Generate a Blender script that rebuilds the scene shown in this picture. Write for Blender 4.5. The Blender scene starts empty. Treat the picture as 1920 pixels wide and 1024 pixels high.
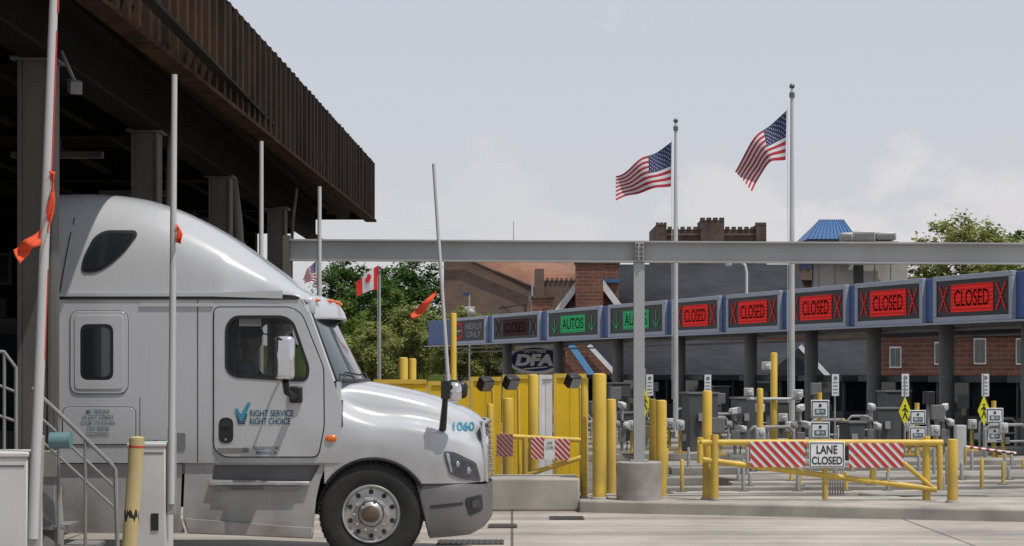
import bpy, bmesh, math, random
from mathutils import Vector as V, Matrix
random.seed(7)
SC=bpy.context.scene; COL=SC.collection
F=3733.33; CH=1.94; HZ=700.0
def at(px,py,d): return V(((px-960)*d/F, d, CH-(py-HZ)*d/F))
def X(px,d): return (px-960)*d/F
def Z(py,d): return CH-(py-HZ)*d/F
R=math.radians
# ---------------- materials
MATS={}
def M(name,rgb,rough=.6,metal=0,var=.12,scale=3,bump=0,emit=0,streak=0,dirt=None,coat=0,alpha=1,detail=6,spec=.5):
    m=bpy.data.materials.new(name); m.use_nodes=True; nt=m.node_tree; N=nt.nodes; L=nt.links
    b=N['Principled BSDF']; b.inputs['Roughness'].default_value=rough; b.inputs['Metallic'].default_value=metal; b.inputs['Specular IOR Level'].default_value=spec
    if coat: b.inputs['Coat Weight'].default_value=coat; b.inputs['Coat Roughness'].default_value=.08
    tc=N.new('ShaderNodeTexCoord'); mp=N.new('ShaderNodeMapping'); L.new(tc.outputs['Object'],mp.inputs[0])
    if streak: mp.inputs['Scale'].default_value=(1,1,streak)
    nz=N.new('ShaderNodeTexNoise'); nz.inputs['Scale'].default_value=scale; nz.inputs['Detail'].default_value=detail; L.new(mp.outputs[0],nz.inputs[0])
    mr=N.new('ShaderNodeMapRange'); L.new(nz.outputs[0],mr.inputs[0]); mr.inputs[1].default_value=.3; mr.inputs[2].default_value=.7
    mr.inputs[3].default_value=1-var; mr.inputs[4].default_value=1+var
    mx=N.new('ShaderNodeVectorMath'); mx.operation='SCALE'; mx.inputs[0].default_value=rgb; L.new(mr.outputs[0],mx.inputs['Scale'])
    out=mx.outputs[0]
    if dirt:
        g=N.new('ShaderNodeNewGeometry'); sp=N.new('ShaderNodeSeparateXYZ'); L.new(g.outputs['Position'],sp.inputs[0])
        r2=N.new('ShaderNodeMapRange'); L.new(sp.outputs[2],r2.inputs[0]); r2.inputs[1].default_value=dirt[1]; r2.inputs[2].default_value=dirt[2]
        r2.inputs[3].default_value=0; r2.inputs[4].default_value=dirt[3]
        n2=N.new('ShaderNodeTexNoise'); n2.inputs['Scale'].default_value=2.2; n2.inputs['Detail'].default_value=8; L.new(g.outputs['Position'],n2.inputs[0])
        r3=N.new('ShaderNodeMapRange'); L.new(n2.outputs[0],r3.inputs[0]); r3.inputs[1].default_value=.3; r3.inputs[2].default_value=.65
        mu=N.new('ShaderNodeMath'); mu.operation='MULTIPLY'; L.new(r2.outputs[0],mu.inputs[0]); L.new(r3.outputs[0],mu.inputs[1])
        mm=N.new('ShaderNodeMix'); mm.data_type='RGBA'; L.new(mu.outputs[0],mm.inputs[0]); L.new(out,mm.inputs[6]); mm.inputs[7].default_value=(*dirt[0],1)
        out=mm.outputs[2]
    L.new(out,b.inputs['Base Color'])
    if emit:
        L.new(out,b.inputs['Emission Color']); b.inputs['Emission Strength'].default_value=emit
    if bump:
        bp=N.new('ShaderNodeBump'); bp.inputs['Strength'].default_value=bump; bp.inputs['Distance'].default_value=.02; L.new(nz.outputs[0],bp.inputs['Height']); L.new(bp.outputs[0],b.inputs['Normal'])
    if alpha<1: b.inputs['Alpha'].default_value=alpha
    MATS[name]=m; return m
def brickmat(name,c1,c2,mortar,bw,rh,ms,rot=False,rough=.85,var=.2,spec=.3):
    m=bpy.data.materials.new(name); m.use_nodes=True; nt=m.node_tree; N=nt.nodes; L=nt.links; b=N['Principled BSDF']; b.inputs['Roughness'].default_value=rough; b.inputs['Specular IOR Level'].default_value=spec
    g=N.new('ShaderNodeNewGeometry'); sp=N.new('ShaderNodeSeparateXYZ'); L.new(g.outputs['Position'],sp.inputs[0])
    ad=N.new('ShaderNodeMath'); L.new(sp.outputs[0],ad.inputs[0]); L.new(sp.outputs[1],ad.inputs[1])
    cb=N.new('ShaderNodeCombineXYZ')
    if rot: L.new(sp.outputs[0],cb.inputs[0]); L.new(sp.outputs[1],cb.inputs[1])
    else: L.new(ad.outputs[0],cb.inputs[0]); L.new(sp.outputs[2],cb.inputs[1])
    bt=N.new('ShaderNodeTexBrick'); L.new(cb.outputs[0],bt.inputs[0])
    bt.inputs['Color1'].default_value=(*c1,1); bt.inputs['Color2'].default_value=(*c2,1); bt.inputs['Mortar'].default_value=(*mortar,1)
    bt.inputs['Scale'].default_value=1; bt.inputs['Brick Width'].default_value=bw; bt.inputs['Row Height'].default_value=rh; bt.inputs['Mortar Size'].default_value=ms
    if rot: bt.offset=0
    nz=N.new('ShaderNodeTexNoise'); nz.inputs['Scale'].default_value=.6; nz.inputs['Detail'].default_value=9; nz.inputs['Roughness'].default_value=.65; L.new(g.outputs['Position'],nz.inputs[0])
    mr=N.new('ShaderNodeMapRange'); L.new(nz.outputs[0],mr.inputs[0]); mr.inputs[1].default_value=.3; mr.inputs[2].default_value=.7; mr.inputs[3].default_value=1-var; mr.inputs[4].default_value=1+var
    mx=N.new('ShaderNodeVectorMath'); mx.operation='SCALE'; L.new(bt.outputs[0],mx.inputs[0]); L.new(mr.outputs[0],mx.inputs['Scale']); out=mx.outputs[0]
    if rot:
        mp=N.new('ShaderNodeMapping'); mp.inputs['Scale'].default_value=(.10,1.6,1); L.new(g.outputs['Position'],mp.inputs[0])
        n4=N.new('ShaderNodeTexNoise'); n4.inputs['Scale'].default_value=1; n4.inputs['Detail'].default_value=7; L.new(mp.outputs[0],n4.inputs[0])
        r4=N.new('ShaderNodeMapRange'); L.new(n4.outputs[0],r4.inputs[0]); r4.inputs[1].default_value=.42; r4.inputs[2].default_value=.66; r4.inputs[3].default_value=1.05; r4.inputs[4].default_value=.66
        m5=N.new('ShaderNodeVectorMath'); m5.operation='SCALE'; L.new(out,m5.inputs[0]); L.new(r4.outputs[0],m5.inputs['Scale']); out=m5.outputs[0]
    L.new(out,b.inputs['Base Color'])
    n3=N.new('ShaderNodeTexNoise'); n3.inputs['Scale'].default_value=25; n3.inputs['Detail'].default_value=5; L.new(g.outputs['Position'],n3.inputs[0])
    bp=N.new('ShaderNodeBump'); bp.inputs['Strength'].default_value=.25; bp.inputs['Distance'].default_value=.01; L.new(n3.outputs[0],bp.inputs['Height']); L.new(bp.outputs[0],b.inputs['Normal'])
    MATS[name]=m; return m
grime=(.17,.15,.13)
paint=M('truck_paint',(.47,.485,.505),.26,0,.03,1.5,coat=.6,dirt=(grime,1.55,.45,.85))
paint2=M('truck_skirt_paint',(.38,.38,.38),.4,0,.12,2,dirt=(grime,1.1,.3,1.0))
bump_grey=M('bumper_grey',(.12,.12,.125),.5,0,.10,3,dirt=(grime,.9,.2,.6))
black=M('black_plastic',(.015,.015,.016),.45,0,.1)
rubber=M('tyre_rubber',(.022,.022,.022),.85,0,.2,8,bump=.3)
gap=M('panel_gap',(.03,.03,.03),.8)
chrome=M('chrome',(.7,.7,.72),.15,1,.03)
alum=M('wheel_alloy',(.46,.46,.46),.4,.6,.25,7,dirt=(grime,1.0,.1,.5))
hubrust=M('hub_rust',(.12,.085,.06),.7,.3,.4,12)
amber=M('amber_lens',(.70,.14,.02),.25,0,.1,coat=.5)
lens=M('lamp_lens',(.045,.05,.06),.06,.2,.1,coat=1)
lens_in=M('lamp_reflector',(.45,.46,.5),.12,.9,.05)
lens_dk=M('lamp_inner_dark',(.09,.095,.11),.1,.6,.2,20)
teal=M('teal_lettering',(.010,.09,.16),.5,0,.05)
tealb=M('teal_mark',(.03,.24,.36),.5,0,.05)
greylet=M('grey_lettering',(.10,.17,.2),.5,0,.05)
navy=M('navy_mark',(.012,.02,.07),.5)
glass=M('dark_glass',(.02,.025,.03),.04,0,.05,coat=1)
ws_glass=M('windscreen_glass',(.045,.065,.07),.04,0,.05,coat=1,alpha=.8)
cab_glass=M('cab_window_glass',(.03,.04,.045),.03,0,.05,alpha=.22)
interior=M('cab_interior',(.06,.057,.053),.8)
steelpaint=M('grey_steel_paint',(.34,.34,.33),.55,0,.10,2,streak=.3,dirt=((.2,.15,.11),6,0,.25))
railgrey=M('handrail_grey',(.22,.22,.215),.55,0,.15,3)
beamgrey=M('beam_grey',(.35,.36,.36),.55,0,.10,1.2,streak=.25)
pillar_m=M('pillar_paint',(.115,.11,.098),.7,0,.25,2.5,streak=.25,spec=.2)
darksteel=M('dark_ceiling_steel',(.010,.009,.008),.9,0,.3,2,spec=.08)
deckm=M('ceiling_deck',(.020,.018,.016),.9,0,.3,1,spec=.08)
def fasciamat():
    m=M('bronze_fascia',(.020,.0155,.0125),.85,0,.5,1.3,streak=.35,spec=.12); nt=m.node_tree;N=nt.nodes;L=nt.links;b=N['Principled BSDF']
    g=N.new('ShaderNodeNewGeometry'); sp=N.new('ShaderNodeSeparateXYZ'); L.new(g.outputs['Position'],sp.inputs[0])
    r=N.new('ShaderNodeMapRange'); L.new(sp.outputs[1],r.inputs[0]); r.inputs[1].default_value=32; r.inputs[2].default_value=20; r.inputs[3].default_value=.12; r.inputs[4].default_value=1
    n=N.new('ShaderNodeTexNoise'); n.inputs['Scale'].default_value=1.1; n.inputs['Detail'].default_value=9; L.new(g.outputs['Position'],n.inputs[0])
    r2=N.new('ShaderNodeMapRange'); L.new(n.outputs[0],r2.inputs[0]); r2.inputs[1].default_value=.38; r2.inputs[2].default_value=.6
    mu=N.new('ShaderNodeMath'); mu.operation='MULTIPLY'; L.new(r.outputs[0],mu.inputs[0]); L.new(r2.outputs[0],mu.inputs[1])
    src=b.inputs['Base Color'].links[0].from_socket
    mm=N.new('ShaderNodeMix'); mm.data_type='RGBA'; L.new(mu.outputs[0],mm.inputs[0]); L.new(src,mm.inputs[6]); mm.inputs[7].default_value=(.062,.034,.019,1); L.new(mm.outputs[2],b.inputs['Base Color']); return m
fascia_m=fasciamat()
rustedge=M('fascia_edge',(.04,.018,.010),.9,0,.6,3,spec=.1)
white=M('white_paint',(.60,.60,.59),.5,0,.08,2,streak=.3,dirt=((.25,.22,.18),2.2,0,.35))
armwhite=M('barrier_arm_white',(.50,.50,.50),.45,0,.10,3,streak=.2)
redtape=M('red_reflective',(.48,.04,.03),.45,0,.15,5)
redfaded=M('red_faded',(.30,.05,.04),.6,0,.2,5)
orange=M('orange_flag_cloth',(.75,.09,.03),.8,0,.15,6)
yellow=M('safety_yellow',(.66,.45,.065),.5,0,.18,3,streak=.4,dirt=((.16,.12,.07),1.2,.1,.7))
yellow2=M('worn_yellow_sleeve',(.50,.40,.20),.65,0,.20,3,streak=.4)
ypanel=M('yellow_panel',(.84,.55,.012),.5,0,.14,1.4,streak=.25,dirt=((.30,.20,.06),2.0,0,.45))
conc=M('concrete',(.30,.285,.26),.9,0,.28,3,bump=.4,detail=10)
kerbm=M('kerb_concrete',(.34,.315,.28),.9,0,.30,1.4,bump=.4,detail=12)
kerbd=M('lane_kerb_concrete',(.25,.235,.21),.9,0,.35,1.2,bump=.4,detail=12)
asph=M('asphalt',(.15,.145,.135),.9,0,.2,1,bump=.3)
lanem=M('lane_surface',(.14,.13,.118),.9,0,.35,.8,bump=.3,detail=10)
road=brickmat('road_concrete',(.39,.355,.315),(.36,.325,.29),(.13,.115,.10),5.2,3.1,.018,rot=True,var=.26)
brick=brickmat('red_brick',(.155,.06,.038),(.20,.085,.055),(.19,.15,.12),.6,.2,.02)
brownbrick=brickmat('brown_brick',(.17,.115,.09),(.14,.098,.078),(.16,.12,.1),.8,.3,.02)
stone=brickmat('castle_stone',(.125,.08,.062),(.075,.052,.043),(.10,.075,.065),1.1,.5,.04,var=.4)
slate=brickmat('slate_roof',(.040,.041,.050),(.033,.034,.041),(.031,.032,.038),.5,.16,.008,var=.3,spec=.15)
tileroof=M('brown_tile_roof',(.24,.115,.07),.85,0,.2,1)
bluem=M('canopy_blue',(.045,.10,.26),.5,0,.15,1)
bluemetal=M('blue_metal_roof',(.04,.13,.30),.45,.1,.1,1)
trimw=M('white_trim',(.72,.73,.74),.6)
signgrey=M('sign_frame_grey',(.32,.35,.41),.5,0,.06)
screen=M('sign_screen',(.010,.010,.012),.5)
def ledmat(name,rgb,emit):
    m=M(name,rgb,.6,0,.06,40,emit=emit,spec=.1); nt=m.node_tree;N=nt.nodes;L=nt.links;b=N['Principled BSDF']
    g=N.new('ShaderNodeNewGeometry'); w_=N.new('ShaderNodeTexWave'); w_.bands_direction='Z'; w_.inputs['Scale'].default_value=3.2; L.new(g.outputs['Position'],w_.inputs[0])
    r=N.new('ShaderNodeMapRange'); L.new(w_.outputs[1],r.inputs[0]); r.inputs[3].default_value=emit*.45; r.inputs[4].default_value=emit*1.3; L.new(r.outputs[0],b.inputs['Emission Strength']); return m
ledred=ledmat('led_red',(.36,.012,.010),.7)
ledredx=ledmat('led_red_cross',(.34,.013,.010),.6)
leddim=ledmat('led_dim',(.022,.005,.005),.4)
ledgreen=ledmat('led_green',(.015,.17,.06),.75)
ledwhite=M('led_white',(.17,.19,.21),.6,0,.1,60,emit=.3)
leddark=M('led_letter_dark',(.012,.002,.002),.8,spec=.05)
leddarkg=M('led_letter_dark_green',(.002,.010,.005),.8,spec=.05)
colm=M('column_grey',(.13,.13,.125),.7,0,.12,2,streak=.3)
boothm=M('booth_grey',(.065,.068,.072),.6,0,.25,2)
boothdark=M('booth_dark',(.02,.02,.022),.4)
hvac=M('hvac_metal',(.42,.42,.41),.5,.2,.12,1)
tan=M('penthouse_tan',(.36,.35,.32),.8,0,.1,1)
fl_red=M('flag_red',(.36,.018,.035),.8,0,.1,2); fl_white=M('flag_white',(.58,.57,.58),.8,0,.08,2); fl_blue=M('flag_blue',(.02,.03,.10),.8,0,.1,2)
ca_red=M('canada_red',(.60,.02,.02),.8,0,.1,2)
polew=M('flagpole_white',(.50,.50,.49),.5,0,.18,3,streak=.2)
globe=M('finial_green',(.12,.15,.14),.4,.6)
camw=M('device_white',(.50,.50,.49),.5,0,.12,4)
devgrey=M('device_grey',(.17,.17,.17),.6)
devmid=M('device_mid_grey',(.28,.28,.275),.6)
letblack=M('lettering_black',(.012,.012,.012),.6)
dfablue=M('dfa_navy',(.02,.045,.14),.5); dfaw=M('dfa_white',(.95,.95,.95),.5)
yellowgreen=M('pedestrian_yellow',(.75,.72,.02),.5,0,.05)
bark=M('bark',(.07,.055,.042),.9,0,.3,6,bump=.5)
def leafmat(name,rgb):
    m=M(name,rgb,.8,0,.35,.5,spec=.15); b=m.node_tree.nodes['Principled BSDF']
    nt=m.node_tree; t=nt.nodes.new('ShaderNodeBsdfTranslucent'); a=nt.nodes.new('ShaderNodeMixShader'); a.inputs[0].default_value=.45
    nt.links.new(b.inputs['Base Color'].links[0].from_socket,t.inputs[0]); nt.links.new(b.outputs[0],a.inputs[1]); nt.links.new(t.outputs[0],a.inputs[2]); nt.links.new(a.outputs[0],nt.nodes['Material Output'].inputs[0]); return m
leaf_dark=leafmat('leaf_dark',(.070,.135,.030))
leaf_mid=leafmat('leaf_mid',(.14,.20,.048))
leaf_light=leafmat('leaf_light',(.26,.29,.095))
skin=M('skin',(.30,.17,.12),.6); shirt=M('shirt_grey',(.16,.17,.19),.9); capm=M('cap_dark',(.02,.02,.025),.9)
# ---------------- mesh helper
def tag(o,label=None,cat=None,group=None,kind=None):
    if label: o['label']=label
    if cat: o['category']=cat
    if group: o['group']=group
    if kind: o['kind']=kind
    return o
def thing(name,label,cat,loc,group=None):
    o=bpy.data.objects.new(name,None); COL.objects.link(o); o.location=loc; o.empty_display_size=.2
    return tag(o,label,cat,group)
def wloc(p):
    s=V((0,0,0))
    while p: s+=p.location; p=p.parent
    return s
def roundpoly(pts,r,n=5):
    out=[];k=len(pts)
    for i in range(k):
        p=V(pts[i]);a=V(pts[i-1]);b=V(pts[(i+1)%k])
        rr=r[i] if isinstance(r,(list,tuple)) else r
        da=(a-p);db=(b-p);q=min(rr,da.length*.48,db.length*.48)
        s=p+da.normalized()*q;e=p+db.normalized()*q
        for j in range(n+1):
            t=j/n; out.append(tuple(s*(1-t)**2+p*2*t*(1-t)+e*t*t))
    return out
class MB:
    def __init__(s): s.bm=bmesh.new()
    def bx(s,x0,x1,y0,y1,z0,z1,mi=0):
        vs=[s.bm.verts.new((x,y,z)) for x in (x0,x1) for y in (y0,y1) for z in (z0,z1)]
        for f in ((0,1,3,2),(4,6,7,5),(0,4,5,1),(2,3,7,6),(0,2,6,4),(1,5,7,3)):
            s.bm.faces.new([vs[i] for i in f]).material_index=mi
        return s
    def obox(s,c,ex,ey,ez,a,b,h):
        c=V(c); vs=[s.bm.verts.new(c+ex*(i*a/2)+ey*(j*b/2)+ez*(k*h/2)) for i in(-1,1) for j in (-1,1) for k in (-1,1)]
        for f in ((0,1,3,2),(4,6,7,5),(0,4,5,1),(2,3,7,6),(0,2,6,4),(1,5,7,3)): s.bm.faces.new([vs[i] for i in f])
        return s
    def ring(s,c,u,v,r,seg): return [s.bm.verts.new(c+u*(r*math.cos(2*math.pi*i/seg))+v*(r*math.sin(2*math.pi*i/seg))) for i in range(seg)]
    def lathe(s,o,ax,prof,seg=24,cap=True):
        o=V(o);ax=V(ax).normalized(); u=ax.orthogonal().normalized(); v=ax.cross(u)
        rs=[s.ring(o+ax*h,u,v,max(r,1e-4),seg) for r,h in prof]
        for a,b in zip(rs,rs[1:]):
            for i in range(seg): s.bm.faces.new((a[i],a[(i+1)%seg],b[(i+1)%seg],b[i]))
        if cap: s.bm.faces.new(rs[0][::-1]); s.bm.faces.new(rs[-1])
        return s
    def cyl(s,a,b,r0,r1=None,seg=14):
        a=V(a);b=V(b); r1=r0 if r1 is None else r1
        return s.lathe(a,b-a,[(r0,0),(r1,(b-a).length)],seg)
    def sph(s,c,r,sc=(1,1,1),seg=14):
        m=Matrix.Translation(V(c))@Matrix.Diagonal((*sc,1)); bmesh.ops.create_uvsphere(s.bm,u_segments=seg,v_segments=max(6,seg//2+2),radius=r,matrix=m); return s
    def tube(s,pts,r,seg=8):
        pts=[V(p) for p in pts]; prev=None; u=None
        for i,p in enumerate(pts):
            d=(pts[min(i+1,len(pts)-1)]-pts[max(i-1,0)]).normalized()
            if u is None: u=d.orthogonal().normalized()
            u=(u-d*u.dot(d)).normalized(); v=d.cross(u)
            rr=r[i] if isinstance(r,(list,tuple)) else r
            q=s.ring(p,u,v,rr,seg)
            if prev:
                for k in range(seg): s.bm.faces.new((prev[k],prev[(k+1)%seg],q[(k+1)%seg],q[k]))
            else: s.bm.faces.new(q[::-1])
            prev=q
        s.bm.faces.new(prev); return s
    def poly(s,pts,mi=0):
        f=s.bm.faces.new([s.bm.verts.new(V(p)) for p in pts]); f.material_index=mi; return s
    def grid(s,fn,nu,nv,mi=None):
        g=[[s.bm.verts.new(V(fn(i/nu,j/nv))) for j in range(nv+1)] for i in range(nu+1)]
        for i in range(nu):
            for j in range(nv):
                f=s.bm.faces.new((g[i][j],g[i+1][j],g[i+1][j+1],g[i][j+1]))
                if mi: f.material_index=mi((i+.5)/nu,(j+.5)/nv)
        return s
    def plate(s,outline,y0,y1,holes=(),fn=None,cuts=0):
        b=bmesh.new(); es=[]
        for lp in [outline]+list(holes):
            vs=[b.verts.new((p[0],0,p[1])) for p in lp]
            for i in range(len(vs)): es.append(b.edges.new((vs[i],vs[(i+1)%len(vs)])))
        bmesh.ops.triangle_fill(b,use_beauty=True,use_dissolve=False,edges=es)
        if cuts: bmesh.ops.subdivide_edges(b,edges=b.edges[:],cuts=cuts,use_grid_fill=True)
        bmesh.ops.recalc_face_normals(b,faces=b.faces[:])
        r=bmesh.ops.extrude_face_region(b,geom=b.faces[:])
        ns=set(g for g in r['geom'] if isinstance(g,bmesh.types.BMVert))
        for v in b.verts:
            off=y1 if v in ns else y0
            v.co.y=(fn(v.co.x,v.co.z) if fn else 0)+off
        bmesh.ops.recalc_face_normals(b,faces=b.faces[:])
        me=bpy.data.meshes.new('t'); b.to_mesh(me); b.free(); s.bm.from_mesh(me); bpy.data.meshes.remove(me); return s
    def build(s,name,mat,parent=None,ang=35,bevel=0,origin=None,solid=0,recalc=True):
        if recalc: bmesh.ops.recalc_face_normals(s.bm,faces=s.bm.faces[:])
        me=bpy.data.meshes.new(name); s.bm.to_mesh(me); s.bm.free()
        for m in (mat if isinstance(mat,(list,tuple)) else [mat]): me.materials.append(m)
        o=bpy.data.objects.new(name,me); COL.objects.link(o)
        if parent: o.parent=parent; me.transform(Matrix.Translation(-wloc(parent)))
        else:
            if origin is None:
                xs=[v.co.x for v in me.vertices];ys=[v.co.y for v in me.vertices];zs=[v.co.z for v in me.vertices]
                origin=V(((min(xs)+max(xs))/2,(min(ys)+max(ys))/2,min(zs)))
            me.transform(Matrix.Translation(-V(origin))); o.location=origin
        me.polygons.foreach_set('use_smooth',[True]*len(me.polygons)); me.set_sharp_from_angle(angle=R(ang)); me.update()
        if solid:
            q=o.modifiers.new('s','SOLIDIFY'); q.thickness=solid; q.offset=0
        if bevel:
            q=o.modifiers.new('b','BEVEL'); q.width=bevel; q.segments=2; q.limit_method='ANGLE'; q.angle_limit=R(40)
        return o
UP=V((0,0,1)); EX=V((1,0,0)); EY=V((0,1,0))
def text(s,c,w,h,mat,parent,name='lettering',ex=EX,up=UP,bold=.0,th=.004,fn=None):
    cu=bpy.data.curves.new('t','FONT'); cu.body=s; cu.offset=bold; cu.align_x='CENTER'; cu.space_line=.95
    to=bpy.data.objects.new('t',cu); COL.objects.link(to); bpy.context.view_layer.update()
    dg=bpy.context.evaluated_depsgraph_get(); me=bpy.data.meshes.new_from_object(to.evaluated_get(dg)); bpy.data.objects.remove(to)
    xs=[v.co.x for v in me.vertices]; ys=[v.co.y for v in me.vertices]
    x0,x1,y0,y1=min(xs),max(xs),min(ys),max(ys); c=V(c); n=ex.cross(up).normalized()
    mb=MB(); mb.bm.from_mesh(me); bpy.data.meshes.remove(me)
    if fn: bmesh.ops.triangulate(mb.bm,faces=mb.bm.faces[:])
    for v in mb.bm.verts:
        a=((v.co.x-x0)/(x1-x0)-.5)*w; b=((v.co.y-y0)/(y1-y0)-.5)*h
        p=c+ex*a+up*b+n*th
        if fn: p.y=fn(p.x,p.z)-th
        v.co=p
    return mb.build(name,mat,parent,recalc=False)
def dup(root,loc,label=None,group=None):
    r=root.copy(); COL.objects.link(r); r.location=loc
    if label: r['label']=label
    if group: r['group']=group
    for ch in list(root.children):
        c=ch.copy(); COL.objects.link(c); c.parent=r
        for g in ch.children:
            d=g.copy(); COL.objects.link(d); d.parent=c
    return r
def lerp_tab(tab,x):
    if x<=tab[0][0]: return tab[0][1]
    for (a,p),(b,q) in zip(tab,tab[1:]):
        if x<=b:
            t=(x-a)/(b-a)
            return p+(q-p)*t
    return tab[-1][1]
def smooth_tab(tab,x):
    n=len(tab)
    if x<=tab[0][0]: return tab[0][1]
    if x>=tab[-1][0]: return tab[-1][1]
    for i in range(n-1):
        if x<=tab[i+1][0]:
            x0,p0=tab[i]; x1,p1=tab[i+1]
            m0=(tab[i+1][1]-tab[i-1][1])/(tab[i+1][0]-tab[i-1][0]) if i>0 else (p1-p0)/(x1-x0)
            m1=(tab[i+2][1]-tab[i][1])/(tab[i+2][0]-tab[i][0]) if i+2<n else (p1-p0)/(x1-x0)
            h=x1-x0; t=(x-x0)/h
            return (2*t**3-3*t*t+1)*p0+(t**3-2*t*t+t)*h*m0+(-2*t**3+3*t*t)*p1+(t**3-t*t)*h*m1
def catmull(pts,n):
    out=[]; k=len(pts)-1
    for i in range(k*n+1):
        s=i/n; j=min(int(s),k-1); t=s-j
        p0=V(pts[max(j-1,0)]);p1=V(pts[j]);p2=V(pts[j+1]);p3=V(pts[min(j+2,k)])
        out.append(.5*((2*p1)+(p2-p0)*t+(2*p0-5*p1+4*p2-p3)*t*t+(3*p1-p0-3*p2+p3)*t**3))
    return out
# ================= SETTING
o=MB().grid(lambda u,v:V((-2500+5000*u,-200+4000*v,-.02)),4,4).build('ground',asph); tag(o,kind='structure',label='asphalt ground reaching the horizon')
o=MB().grid(lambda u,v:V((-60+120*u,2+88*v,0)),2,2).build('road',road); tag(o,kind='structure',label='pale concrete slab roadway with dark joints')
o=MB().grid(lambda u,v:V((-4.5+60*u,31.2+56*v,.006)),2,2).build('lane_surface',lanem); tag(o,kind='structure',label='worn darker lane paving in front of the booths')
isl=[( .94,27.75),(6.4,26.05),(12,24.4),(12,27.6),(8,28.4),(1.2,29.4),(.94,29.0)]
mb=MB(); n=len(isl)
bot=[V((x,y,0)) for x,y in isl]; top=[V((x,y,.17)) for x,y in isl]
mb.poly(top)
for i in range(n): mb.poly([bot[i],bot[(i+1)%n],top[(i+1)%n],top[i]])
bmesh.ops.remove_doubles(mb.bm,verts=mb.bm.verts[:],dist=1e-4)
o=mb.build('traffic_island',kerbm,bevel=.03); tag(o,kind='structure',label='raised concrete island with kerb in front of the closed gate')
A=V((X(803,93.3),93.3,0)); B=V((X(1920,47.25),47.25,0)); RD=(B-A).normalized(); ND=V((RD.y,-RD.x,0)); 
if ND.y>0: ND=-ND
def rowpt(px):
    k=(px-960)/F; t=(k*A.y-A.x)/((B.x-A.x)-k*(B.y-A.y)); return A+(B-A)*t
ZB,ZT=3.22,4.41
colpx=[926,1020,1130,1244,1375,1487,1603,1737,1890]
cols=[rowpt(p)-ND*.6 for p in colpx]
extra=[cols[-1]+RD*5.2*k for k in (1,2,3)]
for i,c in enumerate(cols+extra):
    L_=15 if i<9 else 13
    o=MB().obox(c+ND*(L_/2-2)+V((0,0,.08)),ND,RD,UP,L_+4,1.3,.18).build('lane_island',kerbd,bevel=.03); tag(o,kind='structure')
# low lane kerbs running across behind the gate, with short marker posts on them
rk=random.Random(21)
for j,(yy,xa_,xb_) in enumerate(((30.4,2.4,7.8),(31.9,2.2,9.5),(33.3,3.6,9.0),(34.9,2.6,10.5),(36.6,4.2,11.0),(38.6,3.0,12.0))):
    o=MB().obox(V(((xa_+xb_)/2,yy,.07)),V((.995,.10,0)).normalized(),V((-.10,.995,0)).normalized(),UP,xb_-xa_,.30,.15).build('lane_kerb',kerbd if j%2 else kerbm,bevel=.02); tag(o,kind='structure')
    for k in range(7):
        xx=xa_+.3+(xb_-xa_-.6)*(k+rk.uniform(-.25,.25))/6.3; y2=yy+.10*(xx-(xa_+xb_)/2); hh=rk.choice((.22,.3,.38,.5))
        t=thing('marker_post',('short grey steel marker post on a low lane kerb' if (j+k)%3 else 'short yellow marker post on a low lane kerb'),'marker post',(xx,y2,.14),('grey marker posts on the lane kerbs' if (j+k)%3 else 'yellow marker posts on the lane kerbs'))
        MB().lathe((xx,y2,.14),UP,[(.03,0),(.03,hh-.02),(.018,hh)],10).build('post',(devmid if (j+k)%3 else yellow),t); MB().obox(V((xx,y2,.152)),EX,EY,UP,.14,.14,.02).build('base_plate',devgrey,t)
for i,(a,b,c,d) in enumerate([(1030,1095,972,26.6),(915,970,985,25.2),(820,945,1020,22.8)]):
    x0=X(a,d);x1=X(b,d)
    t=thing('drain_grate',['rusty drain grate nearest the concrete block','short rusty drain cover beside the truck bumper','wide dark drain grate under the truck bumper'][i],'drain grate',((x0+x1)/2,d,0),'drains in the roadway')
    MB().bx(x0,x1,d-.28,d+.28,.004,.012).build('rim',hubrust,t)
    m2=MB().bx(x0+.02,x1-.02,d-.26,d+.26,.0122,.0125)
    for k in range(12):
        xx=x0+.03+(x1-x0-.06)*k/11; m2.bx(xx-.008,xx+.008,d-.25,d+.25,.0128,.02)
    m2.build('bars',black,t)
# ================= LEFT CANOPY
can=thing('inspection_canopy','large dark bronze ribbed canopy over the truck lanes at left','canopy',(-4.4,25,0))
FZ0,FZ1=5.41,6.70
def fx(d): return -3.1-(45-d)*.0262
mb=MB(); d=5.0; prof=[]; rr=random.Random(3)
while d<45:
    x=fx(d)+rr.uniform(-.012,.012); prof+= [(x,d),(x,d+.18),(x-.13,d+.21),(x-.13,d+.47)]; d+=.5
prof.append((fx(45),45)); prof+= [(fx(45)-30,45.0)]
for (a,b),(c,e) in zip(prof,prof[1:]): mb.poly([(a,b,FZ0),(c,e,FZ0),(c,e,FZ1),(a,b,FZ1)])
bmesh.ops.remove_doubles(mb.bm,verts=mb.bm.verts[:],dist=1e-4)
mb.build('fascia',fascia_m,can,ang=20,recalc=False)
fd_=V((.0262,1,0)).normalized(); fn_=V((1,-.0262,0)).normalized()
MB().obox(V((fx(25)-.08,25,FZ0-.03)),fd_,fn_,UP,40,.24,.05).build('lower_edge_trim',rustedge,can)
MB().obox(V((fx(25)-.10,25,FZ1+.004)),fd_,fn_,UP,40,.14,.02).build('upper_edge_trim',rustedge,can)
mb=MB()
for k in range(110):
    xx=-32+.26*k
    mb.bx(xx,xx+.13,5,44.9,5.62,5.66)
mb.bx(-34,-3.9,4.9,44.95,5.66,5.72).bx(-34,-3.9,4.9,44.9,6.5,6.6)
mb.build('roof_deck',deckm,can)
MB().bx(-34,-33.9,5,45,5.4,6.6).bx(-34,-4.0,4.85,4.9,5.4,6.6).build('rear_fascia',darksteel,can)
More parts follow.
